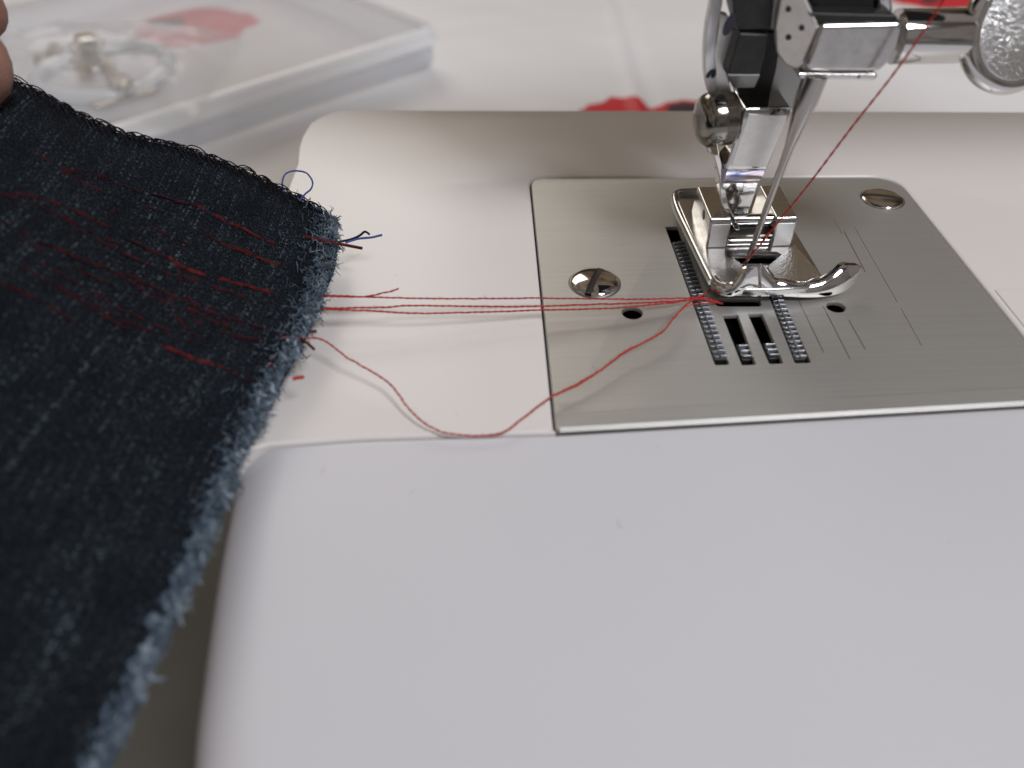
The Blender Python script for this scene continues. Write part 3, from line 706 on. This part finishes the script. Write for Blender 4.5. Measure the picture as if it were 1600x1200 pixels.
sd = body.modifiers.new('thickness', 'SOLIDIFY'); sd.thickness = 0.9*MM; sd.offset = -1
nrm_ = (grid[60][80]-grid[60][79]).cross(grid[61][79]-grid[60][79])
if nrm_.z < 0: body.data.flip_normals()

def proj_den(px, py, lift=0.12):
    """nearest fabric point for a photographed position"""
    best = None
    for j in range(0, NV, 3):
        for i in range(0, NU, 3):
            pass
    return None
# inverse map: pixel -> fabric, by a coarse table
tab = []
for j in range(0, NV, 2):
    for i in range(0, NU, 2):
        p = grid[j][i]; v = RM.transposed() @ (p-Vector((0, 0, CAMH)))
        tab.append((800+F*v.x/-v.z, 600-F*v.y/-v.z, p.z))
tab = np.array(tab)
def on_denim(px, py, lift=0.25):
    d = (tab[:, 0]-px)**2+(tab[:, 1]-py)**2; k = np.argsort(d)[:4]; wt = 1/(d[k]+1); z = float((tab[k, 2]*wt).sum()/wt.sum())
    return P(px, py, z+lift)

# red stitching: each line a row of short, slightly sunken stitches
def stitch_line(px, r=0.28, m='darkred', fuzz=2, gap=0.3, name='stitching', lift=0.03):
    pts = spline([on_denim(x, y, lift) for x, y in px], 10); mb = MB(); i = 0
    while i < len(pts)-2:
        n = random.randint(3, 6); seg_ = pts[i:i+n+1]
        if random.random() > gap*0.5 and len(seg_) > 2:
            for f_ in range(fuzz*2):
                o = Vector((random.uniform(-.3, .3), random.uniform(-.3, .3), random.uniform(-.05, .08)))
                a_ = random.uniform(0, .4)
                q = [p+o*(0.4+random.random()*.8)+Vector((0, 0, -0.08+0.16*math.sin(math.pi*k/(len(seg_)-1)))) for k, p in enumerate(seg_)]
                mb.tube(q, r*random.uniform(.3, .62)/max(1, fuzz**0.25), 4, taper=True)
        i += n if random.random() > gap else n+1
    return mb.build(name, M[m], denim, smooth=180)
stitch_line([(70, 260), (150, 275), (225, 300), (310, 322)], 0.22, 'darkred', 2, 0.25)
stitch_line([(305, 320), (345, 342), (375, 355), (405, 371), (436, 383)], 0.32, 'midred', 3, 0.1)
stitch_line([(60, 240), (130, 285), (215, 318), (290, 348), (345, 380)], 0.22, 'darkred', 2, 0.25)
stitch_line([(345, 380), (400, 402), (437, 414)], 0.28, 'midred', 3, 0.1)
stitch_line([(20, 300), (100, 322), (180, 362), (265, 405)], 0.28, 'darkred', 3, 0.3)
stitch_line([(262, 402), (300, 424), (360, 440), (432, 459)], 0.38, 'midred', 5, 0.05)
stitch_line([(275, 405), (283, 440), (302, 475), (340, 492), (420, 515), (470, 529)], 0.28, 'darkred', 3, 0.2)
stitch_line([(285, 430), (340, 450), (382, 464)], 0.3, 'darkred', 3, 0.3)
stitch_line([(0, 345), (80, 385), (150, 415), (230, 445), (280, 470)], 0.24, 'darkred', 3, 0.2)
stitch_line([(150, 408), (250, 468), (330, 498), (362, 512)], 0.25, 'darkred', 2, 0.4)
stitch_line([(0, 398), (70, 436), (160, 492), (230, 530), (262, 544)], 0.24, 'darkred', 3, 0.2)
stitch_line([(258, 542), (300, 560), (345, 574)], 0.36, 'midred', 4, 0.05)
stitch_line([(345, 574), (370, 585), (392, 597)], 0.24, 'darkred', 2, 0.1)
stitch_line([(272, 488), (292, 512), (312, 528)], 0.24, 'darkred', 2, 0.1)
stitch_line([(0, 440), (60, 470), (120, 505)], 0.22, 'darkred', 3, 0.2)
stitch_line([(290, 482), (345, 508), (385, 520)], 0.3, 'darkred', 3, 0.2)
stitch_line([(428, 556), (424, 568), (420, 584)], 0.28, 'midred', 2, 0.0)

for rowpx in ([(0, 300), (90, 335), (190, 385), (262, 420)], [(110, 355), (200, 400), (280, 436)], [(30, 370), (120, 420), (200, 455)], [(200, 430), (270, 462), (330, 482)], [(180, 480), (250, 512), (300, 535)], [(300, 500), (350, 520), (410, 532)], [(120, 460), (190, 500), (240, 520)], [(170, 330), (230, 352), (300, 385)], [(60, 410), (140, 455), (210, 495)]):
    stitch_line(rowpx, 0.2, 'darkred', 2, 0.25)
# frayed edge: fibres and soft tufts
def fibres(n, m, name, rmin, rmax, lmin, lmax, spread, back):
    mb = MB()
    for k in range(n):
        j = rng.random()**1.35; ii = 1.0-abs(rng.normal(0, back*(1.15-0.6*j))); ii = min(1.0, max(0.0, ii))
        fb_ = j*(NV-1); jb = min(int(fb_), NV-2)
        clump = noise.noise(Vector((j*26, 0, 2)))
        p = grid[jb][int(ii*(NU-1))].lerp(grid[jb+1][int(ii*(NU-1))], fb_-jb)
        e = (grid[jb][NU-1]-grid[jb][NU-12]).normalized(); al = (grid[jb+1][NU-1]-grid[jb][NU-1]).normalized()
        ln = rng.uniform(lmin, lmax)*(1+1.1*clump)*(0.95-0.5*j); dirv = (e*rng.uniform(0.2, 1.0)+al*rng.normal(0, spread)+Vector((0, 0, rng.normal(0.1, 0.35)))).normalized()
        side = dirv.orthogonal().normalized(); oth = dirv.cross(side); ph = rng.uniform(0, 6.28); cu = rng.uniform(0.1, 0.45)*ln; c2 = rng.uniform(-.5, .5)*ln
        pts = []
        for s in range(6):
            t = s/5; a = ph+t*rng.uniform(2, 5)
            pts.append(p+dirv*ln*t+side*math.sin(a)*cu*t+oth*(math.cos(a)*cu*t+c2*t*t)+Vector((0, 0, 0.1+rng.uniform(0, 0.5))))
        mb.tube(pts, rng.uniform(rmin, rmax), 3, taper=True)
    return tag(mb.build(name, M[m], denim, smooth=180, recalc=False), kind='stuff')
fibres(2100, 'fringe', 'frayed_fibres', 0.035, 0.10, 0.8, 2.4, 1.0, 0.022)
fibres(1700, 'fringe_dark', 'frayed_dark_fibres', 0.05, 0.14, 0.8, 2.2, 1.0, 0.035)
# thick curled weft yarns along the lower edge
def curls(n, m, name, rmin, rmax, back0, back1):
    mb = MB()
    for k in range(n):
        j = min(0.995, 0.10+0.90*k/n+rng.normal(0, 0.006)); jb = min(int(j*(NV-1)), NV-2)
        e = (grid[jb][NU-1]-grid[jb][NU-12]).normalized(); al = (grid[jb+1][NU-1]-grid[jb][NU-1]).normalized(); base = grid[jb][NU-1]-e*rng.uniform(back0, back1)
        big = 0.75+1.3*max(-0.3, noise.noise(Vector((j*38, 4, 4))))
        R_ = rng.uniform(0.35, 1.0)*big; ph = rng.uniform(0, 6.28); ln = rng.uniform(1.2, 2.8)*big; pts = []; w_ = rng.uniform(2.2, 5.0)
        for s_ in range(11):
            t = s_/10; a = ph+t*w_
            pts.append(base+e*(ln*t*0.75)+al*(math.sin(a)*R_+rng.normal(0, .06))+Vector((0, 0, 0.25+0.5*math.sin(t*3.0)+math.cos(a)*R_*0.45)))
        mb.tube(pts, [rng.uniform(rmin, rmax) for _ in pts], 5, taper=True)
    tag(mb.build(name, M[m], denim, smooth=180), kind='stuff')
curls(120, 'fringe', 'curled_yarns', 0.13, 0.30, 0.4, 2.0)
curls(150, 'fringe_dark', 'curled_dark_yarns', 0.10, 0.26, 0.6, 2.6)  # darker yarns also stand in for the shadows between tufts
# overlock thread loops along the upper edge
def edge_pt(t):          # along the upper edge
    a = t*(NU-1); ia = min(int(a), NU-2); return grid[0][ia].lerp(grid[0][ia+1], a-ia), (grid[0][ia+1]-grid[0][ia]).normalized(), (grid[3][ia]-grid[0][ia]).normalized()
for lane, (nl, amp, ph) in enumerate(((44, 1.5, 0), (52, 1.2, 1.5), (38, 1.8, 3))):
    pts = []
    for k in range(nl*11):
        tt = k/(nl*11-1); t = 0.24+0.755*(tt+0.006*noise.noise(Vector((tt*30, lane*3, 2)))); t = min(t, .995); p, al, dn = edge_pt(t); a = 2*math.pi*k/11+ph+1.2*noise.noise(Vector((tt*55, lane*5, 1)))
        am = amp*max(0.15, 0.55+1.3*noise.noise(Vector((tt*34, lane*7, 0))))
        pts.append(p-dn*(0.15+am*max(-0.5, math.cos(a))*0.75)+al*(math.sin(a)*am*0.75)+Vector((0, 0, 0.25+0.4*math.sin(a*0.5+lane))))
    MB().tube(pts, 0.105, 5).build('overlock_thread', M['navy'], denim, smooth=180)
mb = MB()
for k in range(150):
    t = 0.24+0.74*k/150+rng.normal(0, .004); t = min(t, 0.985); p, al, dn = edge_pt(t); wob = rng.normal(0, 0.6); w2 = rng.uniform(2.0, 4.2)
    mb.tube([p-dn*rng.uniform(.1, .6)+Vector((0, 0, .2)), p+dn*1.0+al*(0.3+wob)+Vector((0, 0, .4)), p+dn*w2*.6+al*(0.6+wob)+Vector((0, 0, .32)), p+dn*w2+al*(0.7+wob*1.4)+Vector((0, 0, .15))], 0.10, 4)
# black fuzz that softens the edge
for k in range(900):
    t = 0.2+0.795*rng.random(); p, al, dn = edge_pt(t); q = p+dn*rng.uniform(-.2, 1.5); d = (-dn*rng.uniform(-.4, 1)+al*rng.normal(0, 1)+Vector((0, 0, rng.uniform(.1, 1)))).normalized()*rng.uniform(.4, 1.1)
    mb.tube([q, q+d*.5+Vector((0, 0, .1)), q+d], 0.04, 3)
tag(mb.build('overlock_stitches', M['navy'], denim, smooth=180), kind='stuff')
def tail(px, m, r=0.2, name='thread_end', z=None, parent=denim, wig=0.0):
    pts = [on_denim(x, y, 0.5) if z is None else P(x, y, z[i] if isinstance(z, (list, tuple)) else z) for i, (x, y) in enumerate(px)]
    pts = spline(pts, 6)
    return MB().tube(pts, r, 6).build(name, M[m], parent, smooth=180)
tail([(443, 300), (441, 285), (446, 272), (460, 267), (478, 270), (488, 283), (486, 295), (477, 303), (468, 314)], 'blue', 0.16, 'loose_loop', z=10)
tail([(528, 378), (548, 374), (562, 368), (570, 362), (577, 366)], 'navy', 0.2, z=6.8)
tail([(540, 379), (560, 373), (580, 371), (597, 367)], 'blue', 0.2, z=6.6)
tail([(420, 371), (445, 367), (470, 369), (500, 375), (530, 381), (566, 388)], 'midred', 0.27, z=[8.5, 8, 7.6, 7.4, 7.0, 6.6])
tail([(470, 529), (480, 536), (491, 546)], 'midred', 0.22, z=6)
tail([(484, 519), (495, 517)], 'midred', 0.22, z=6)
tail([(457, 592), (466, 590), (475, 589)], 'red', 0.27, z=6)

# ================================================================ THREADS (each one a thing)
def thread(px, zs, r, label, m='red', twist=0.0, name='sewing_thread', wob=0.12, grp=None):
    ctrl = [P(x, y, z) for (x, y), z in zip(px, zs)]; pts = spline(ctrl, 14)
    pts = [p+Vector((noise.noise(p*0.8), noise.noise(p*0.8+Vector((9, 9, 9))), 0.5*noise.noise(p*0.6+Vector((3, 0, 0)))))*wob for p in pts]
    # dense resample, two plies wound round each other
    L = sum((b-a).length for a, b in zip(pts, pts[1:])); n = int(L/0.22); pts = resample(pts, n); mb = MB()
    for s in (0, math.pi):
        q = []
        for k, p in enumerate(pts):
            t = (pts[min(k+1, n-1)]-pts[max(k-1, 0)]).normalized(); a = t.cross(Vector((0, 0, 1))); a = a.normalized() if a.length > .01 else Vector((1, 0, 0)); b = t.cross(a)
            an = s+k*0.22*2*math.pi/2.1; q.append(p+(a*math.cos(an)+b*math.sin(an))*r*0.30)
        mb.tube(q, r*0.52, 5)
    # stray fluff
    for k in range(int(L*0.5)):
        p = pts[random.randrange(n)]; d = Vector((random.uniform(-1, 1), random.uniform(-1, 1), random.uniform(-.3, 1))).normalized()*random.uniform(.3, .7)
        mb.tube([p, p+d*.6, p+d+Vector((random.uniform(-.2, .2), random.uniform(-.2, .2), 0))], 0.022, 3)
    return tag(mb.build(name, M[m], None, smooth=180), label, 'thread', grp)
G = 'red threads running from the denim to the presser foot'
thread([(498, 461), (620, 465.5), (700, 466.5), (860, 466), (980, 467.5), (1060, 466), (1098, 465)], [5, 4.4, 3.8, 2.6, 2.2, 1.6, 1.0], 0.19, 'straight red thread nearest the plate screw, uppermost of the taut lines', grp=G)
thread([(488, 482), (600, 480), (640, 477.5), (800, 479), (900, 476.5), (1000, 473), (1060, 470), (1100, 467), (1124, 472)], [5, 4.6, 4.2, 3.2, 2.6, 1.9, 1.4, .9, .3], 0.21, 'straight red thread running in the middle of the three taut lines', grp=G)
thread([(486, 483), (560, 485), (640, 489), (700, 489), (850, 484.5), (960, 481), (1040, 474), (1095, 468), (1130, 475)], [5, 4.7, 4.0, 3.6, 2.4, 2.0, 1.5, .9, .3], 0.21, 'red thread sagging slightly below the other taut lines', grp=G)
thread([(494, 463), (555, 464), (580, 462), (603, 457), (623, 451)], [5, 5, 5, 5.3, 5.8], 0.19, 'short cut red thread end curling up beside the denim fringe', grp=G)
thread([(425, 522), (450, 528), (480, 528), (502, 530), (520, 541), (545, 560), (585, 583), (612, 603), (632, 630), (655, 655), (690, 675), (740, 681), (785, 676), (815, 655), (850, 628), (868, 616), (905, 598), (940, 577), (975, 550), (1000, 538), (1035, 518), (1052, 498), (1072, 476), (1095, 462), (1112, 452)],
       [5.8, 5.8, 5.4, 5.2, 4.8, 4.2, 3.4, 2.8, 2.2, 1.6, 1.0, 0.7, 0.7, 1.0, 1.5, 1.6, 1.6, 1.7, 1.9, 2.1, 2.2, 2.0, 1.6, 1.3, 1.0], 0.20, 'loose red thread drooping in a long curve across the bed', grp=G)
thread([(868, 618), (905, 600.5), (940, 578), (975, 552), (1000, 539), (1035, 519), (1052, 499), (1074, 478), (1120, 473)],
       [0.9, 1.5, 1.6, 1.8, 2.0, 2.1, 1.9, 1.5, .4], 0.15, 'thin red thread lying along the drooping one over the needle plate', grp=G)
# needle thread, from above down to the eye
up_ = [Q(1500, -60, 112), Q(1474, 0, 112.2), Q(1404, 105, 113), Q(1330, 200, 114), Q(1262, 290, 115), Q(1212, 352, 116), Q(1190, 380, 116.6), Q(1166, 408, 117.2)]
def needle_thread():
    pts = resample(spline(up_, 8), 240); mb = MB(); n = len(pts)
    for s in (0, math.pi):
        q = []
        for k, p in enumerate(pts):
            t = (pts[min(k+1, n-1)]-pts[max(k-1, 0)]).normalized(); a = t.cross(Vector((0, 1, 0))).normalized(); b = t.cross(a); an = s+k*0.45
            q.append(p+(a*math.cos(an)+b*math.sin(an))*0.06)
        mb.tube(q, 0.115, 6)
    return tag(mb.build('needle_thread', M['red'], None, smooth=180), 'taut red thread slanting down from above into the needle eye', 'thread')
needle_thread()
thread([(1203, 358), (1192, 374), (1186, 385), (1170, 402), (1160, 412)], [7.8, 6.2, 5.3, 4, 3.3], 0.17, 'short dark red thread passing through the presser foot opening', 'midred')

# ================================================================ TABLE
pa = P(310, 38, TABLE); pb = P(1010, 178, TABLE); pc = P(1455, -12, TABLE); pd_ = P(1060, 178, TABLE)
poppies = [(pa.x, pa.y, 34, 34, pa.x-20, pa.y+5, 9), (P(1050, 185, TABLE).x, P(1050, 185, TABLE).y, 32, 18, P(1075, 180, TABLE).x, P(1075, 180, TABLE).y, 11), (P(965, 172, TABLE).x, P(965, 172, TABLE).y, 20, 12, P(1075, 200, TABLE).x, P(1075, 200, TABLE).y, 8),
           (pc.x, pc.y, 36, 30, pc.x-2, pc.y-12, 5), (-300, 200, 40, 34, -300, 200, 10), (-420, 640, 40, 40, -420, 640, 12), (420, 300, 42, 34, 420, 300, 12), (90, 820, 40, 40, 90, 820, 12)]
M['cloth'] = cloth_material(poppies)
nx, ny = 150, 120; mb = MB(); v = []
fo1, fo2 = P(952, 0, TABLE), P(1003, 178, TABLE)
for j in range(ny):
    for i in range(nx):
        x = -900+2000*i/(nx-1); y = -600+2600*(j/(ny-1))
        if 0 < j < ny-1: pass
        v.append([x, y, 0])
v = np.array(v)
# finer strip where the photograph sees the cloth
xs_ = np.concatenate([np.linspace(-1400, -420, 12), np.linspace(-400, 420, 260), np.linspace(440, 1500, 14)]); ys_ = np.concatenate([np.linspace(172, 184, 4), np.linspace(190, 700, 170), np.linspace(720, 3500, 16)])  # cloth stops short so the darkened table shows as the shaded gap
mb = MB(); vs_ = []
fd = (fo2-fo1); fd.z = 0; fl_ = fd.length; fd.normalize(); fn = Vector((-fd.y, fd.x, 0))
for y in ys_:
    for x in xs_:
        p = Vector((x, y, 0)); rel = p-Vector((fo1.x, fo1.y, 0)); s = rel.dot(fn); along = rel.dot(fd)
        z = 2.6*math.exp(-(s/3.2)**2)-1.4*math.exp(-((s-7)/5)**2)
        z *= 0.5+0.5*math.exp(-((along-fl_*.5)/(fl_*1.2))**2)
        z += 1.2*noise.noise(Vector((x*0.012, y*0.012, 0)))+0.5*noise.noise(Vector((x*0.04, y*0.04, 3)))
        vs_.append((x, y, TABLE+z-0.8))
nX = len(xs_); mb.add(vs_, [(j*nX+i, j*nX+i+1, (j+1)*nX+i+1, (j+1)*nX+i) for j in range(len(ys_)-1) for i in range(nX-1)])
cl = mb.build('tablecloth', M['cloth'], None, smooth=180, recalc=False)
# texture coordinates are read from the world origin
cw = Vector(cl['_w'])
for vtx in cl.data.vertices: vtx.co += cw
cl.location = (0, 0, 0); cl['_w'] = (0, 0, 0)
tag(cl, 'white tablecloth printed with red poppies, creased behind the machine', 'tablecloth')
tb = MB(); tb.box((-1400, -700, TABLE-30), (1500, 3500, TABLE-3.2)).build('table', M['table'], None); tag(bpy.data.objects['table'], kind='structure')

# ================================================================ PLASTIC CASE
TOPZ = TABLE+20
case_c = P(400, 60, TABLE)
case = tag(empty('plastic_case', (case_c.x, case_c.y, TABLE)), 'flat frosted plastic case with closed lid lying on the tablecloth', 'case')
e1, e2 = P(216, 190, TOPZ), P(655, 52, TOPZ); dr = (e2-e1).normalized(); nb2 = Vector((-dr.y, dr.x, 0))
c1 = P(672, 47, TOPZ)+dr*7
back = c1+nb2*190; left = c1-dr*330
outline = round_corners([c1, back, left+nb2*190, left], 10, 8)
base_o = ccw(offset(ccw([Vector((p.x, p.y, 0)) for p in outline]), 1.5))
mb = MB(); mb.loft([[Vector((p.x, p.y, TABLE+0.8)) for p in offset(base_o, 2.5)], [Vector((p.x, p.y, TABLE+3)) for p in base_o], [Vector((p.x, p.y, TOPZ-6.5)) for p in base_o]], cap=False)
mb.build('case_base', M['case'], case, smooth=50)
o2 = ccw([Vector((p.x, p.y, 0)) for p in outline])
mb = MB(); mb.loft([[Vector((p.x, p.y, TOPZ-7.5)) for p in offset(o2, -1.2)], [Vector((p.x, p.y, TOPZ-5.5)) for p in offset(o2, -1.2)], [Vector((p.x, p.y, TOPZ-5.2)) for p in o2], [Vector((p.x, p.y, TOPZ-1)) for p in o2], [Vector((p.x, p.y, TOPZ)) for p in offset(o2, 1.2)], [Vector((p.x, p.y, TOPZ)) for p in offset(o2, 5.0)]], cap=False)
mb.build('lid_rim', M['rim'], case, smooth=40)
mb = MB(); ins = offset(o2, 5.0); mb.add([Vector((p.x, p.y, TOPZ-0.4)) for p in ins], [tuple(range(len(ins)))]); mb.build('lid', M['lid'], case, smooth=40)

# bag with spare metal parts, lying on the case
gp = 'spare metal feet lying on the plastic case'
def spare(px, py, ang, label, sc=1.0, tall=9):
    c = P(px, py, TOPZ+1); o = tag(empty('spare_presser_foot', tuple(c)), label, 'presser foot', gp)
    ca, sa = math.cos(ang), math.sin(ang)
    def T(x, y, z): return Vector((c.x+(x*ca-y*sa)*sc, c.y+(x*sa+y*ca)*sc, c.z+z*sc))
    m_ = MB(); m_.extrude([T(x, y, 0.2) for x, y in ((-8, -12), (-2, -13), (-1.5, -4), (1.5, -4), (2, -13), (8, -12), (8, 12), (-8, 12))], (0, 0, 2)); m_.build('sole', M['spare'], o, bevel=0.8)
    m_ = MB(); m_.loft([[T(x, y, z) for x, y in ((-4, -3), (4, -3), (4, 5), (-4, 5))] for z in (2.3, tall)]); m_.build('shank', M['spare'], o, bevel=1)
    m_ = MB(); m_.lathe(T(-7, 1, tall*0.7), T(1, 0, 0)-T(0, 0, 0), [(0, 2.2), (3, 2.4), (11, 2.2), (14, 1.6)], 16); m_.build('pin', M['spare'], o)
spare(150, 110, 0.5, 'tall grey spare presser foot standing nearer the case edge', 1.0, 15)
spare(190, 150, -0.9, 'spare presser foot with bright side, nearest the denim edge', 1.1, 7)
spare(95, 95, 2.0, 'dull spare presser foot closest to the fingers', 0.9, 7)
c = P(165, 118, TOPZ+1); ring = [c+Vector((math.cos(a)*27, math.sin(a)*30, 2.2+0.8*math.sin(2*a))) for a in [2*math.pi*k/40 for k in range(41)]]
tag(MB().tube(ring, 3.2, 10).build('plastic_ring', M['whitep'], None, smooth=180), 'white plastic ring round the spare feet on the case', 'ring')
# crinkled clear bag
mb = MB(); vs_ = []; nn = 46
for j in range(nn):
    for i in range(nn):
        u = i/(nn-1)-.5; v_ = j/(nn-1)-.5; q = c+Vector((u*120-8, v_*95, 0)); h = 13*max(0, 1-(2*u)**4)*max(0, 1-(2*v_)**4)
        h += 3.5*noise.noise(Vector((u*9, v_*9, 0)))*min(1, h/6)+1.5*abs(noise.noise(Vector((u*22, v_*18, 4))))*min(1, h/6)
        vs_.append(q+Vector((0, 0, 1.0+max(0, h))))
mb.add(vs_, [(j*nn+i, j*nn+i+1, (j+1)*nn+i+1, (j+1)*nn+i) for j in range(nn-1) for i in range(nn-1)])
tag(mb.build('plastic_bag', M['bag'], None, smooth=180, recalc=False), 'crumpled clear plastic bag over the spare feet', 'bag')

# ================================================================ HAND holding the denim corner
ZH = 31.0
def chain_mesh(chains, name, parent, m, subd=2):
    me = bpy.data.meshes.new(name); vs2, es, rs = [], [], []; index = {}
    for ch in chains:
        prev = None
        for (p, r) in ch:
            key = tuple(round(x, 3) for x in p)
            if key not in index: index[key] = len(vs2); vs2.append(Vector(p)); rs.append(r)
            k = index[key]
            if prev is not None: es.append((prev, k))
            prev = k
    c = Vector(parent['_w']) if parent else vs2[0]*MM
    me.from_pydata([tuple(p*MM-c) for p in vs2], es, []); o = bpy.data.objects.new(name, me); C.objects.link(o)
    if parent: o.parent = parent
    else: o.location = c
    sk = o.modifiers.new('skin', 'SKIN'); sk.use_smooth_shade = True
    for i, d in enumerate(me.skin_vertices[0].data): d.radius = (rs[i]*MM, rs[i]*MM); d.use_root = (i == 0)
    s = o.modifiers.new('subdivision', 'SUBSURF'); s.levels = subd; s.render_levels = subd
    me.materials.append(m); return o
def H(px, py, z): return tuple(P(px, py, z))
tipz = 33
person = tag(empty('person', H(-420, 60, 20)), "person's bare hand pinching the upper corner of the dark denim", 'person')
wrist = (H(-760, 40, 24), 22); palm = (H(-520, 40, 26), 24); kn = (H(-340, -20, 30), 17)
thumb = [palm, (H(-400, 150, 36), 13), (H(-230, 150, 37), 9.5), (H(-120, 118, 37), 8.0), (H(-45, 98, 36), 7.2), (H(-8, 94, 35), 6.0)]
index_ = [kn, (H(-230, -70, 34), 9.0), (H(-130, -40, 31), 8.0), (H(-50, 10, 28), 7.0), (H(-12, 38, 26), 5.8)]
mid = [kn, (H(-260, -120, 30), 9.0), (H(-160, -130, 26), 8.0), (H(-120, -70, 22), 7.2), (H(-110, -20, 20), 6.2)]
ringf = [palm, (H(-380, -150, 24), 10), (H(-280, -170, 20), 8.5), (H(-230, -120, 16), 7.5), (H(-225, -60, 14), 6.4)]
little = [palm, (H(-450, -190, 20), 9), (H(-370, -200, 15), 7.5), (H(-330, -150, 12), 6.6), (H(-330, -100, 10), 5.8)]
chain_mesh([[wrist, palm, kn], thumb, index_, mid, ringf, little], 'hand', person, M['skin'])

# ================================================================ DUST
mb = MB()
for k in range(26):
    px, py = rng.uniform(430, 1600), rng.uniform(200, 1200); z = 0.14 if py < 660 else -0.22
    if px > 820 and 270 < py < 680: z = 0.03
    p = P(px, py, z); r = rng.uniform(0.025, 0.07)
    mb.lathe(p, (rng.normal(0, .3), rng.normal(0, .3), 1), [(0, r), (r, r*.7), (r*1.3, r*.2)], 5)
for k in range(8):
    px, py = rng.uniform(430, 1600), rng.uniform(220, 1150); z = 0.16 if py < 660 else -0.2
    if px > 820 and 270 < py < 680: z = 0.06
    p = P(px, py, z); a = rng.uniform(0, 6.28); b = rng.uniform(-1.5, 1.5); L = rng.uniform(.5, 1.6)
    mb.tube([p+Vector((math.cos(a+b*t)*L*t, math.sin(a+b*t)*L*t, 0.03*math.sin(t*9))) for t in (0, .25, .5, .75, 1)], 0.018, 3)
M['lint'] = mat('lint', (0.16, 0.14, 0.14), 0.9)
tag(mb.build('dust', M['lint'], None, smooth=180), 'fine specks of dust and lint scattered on the white machine bed', 'dust', kind='stuff')
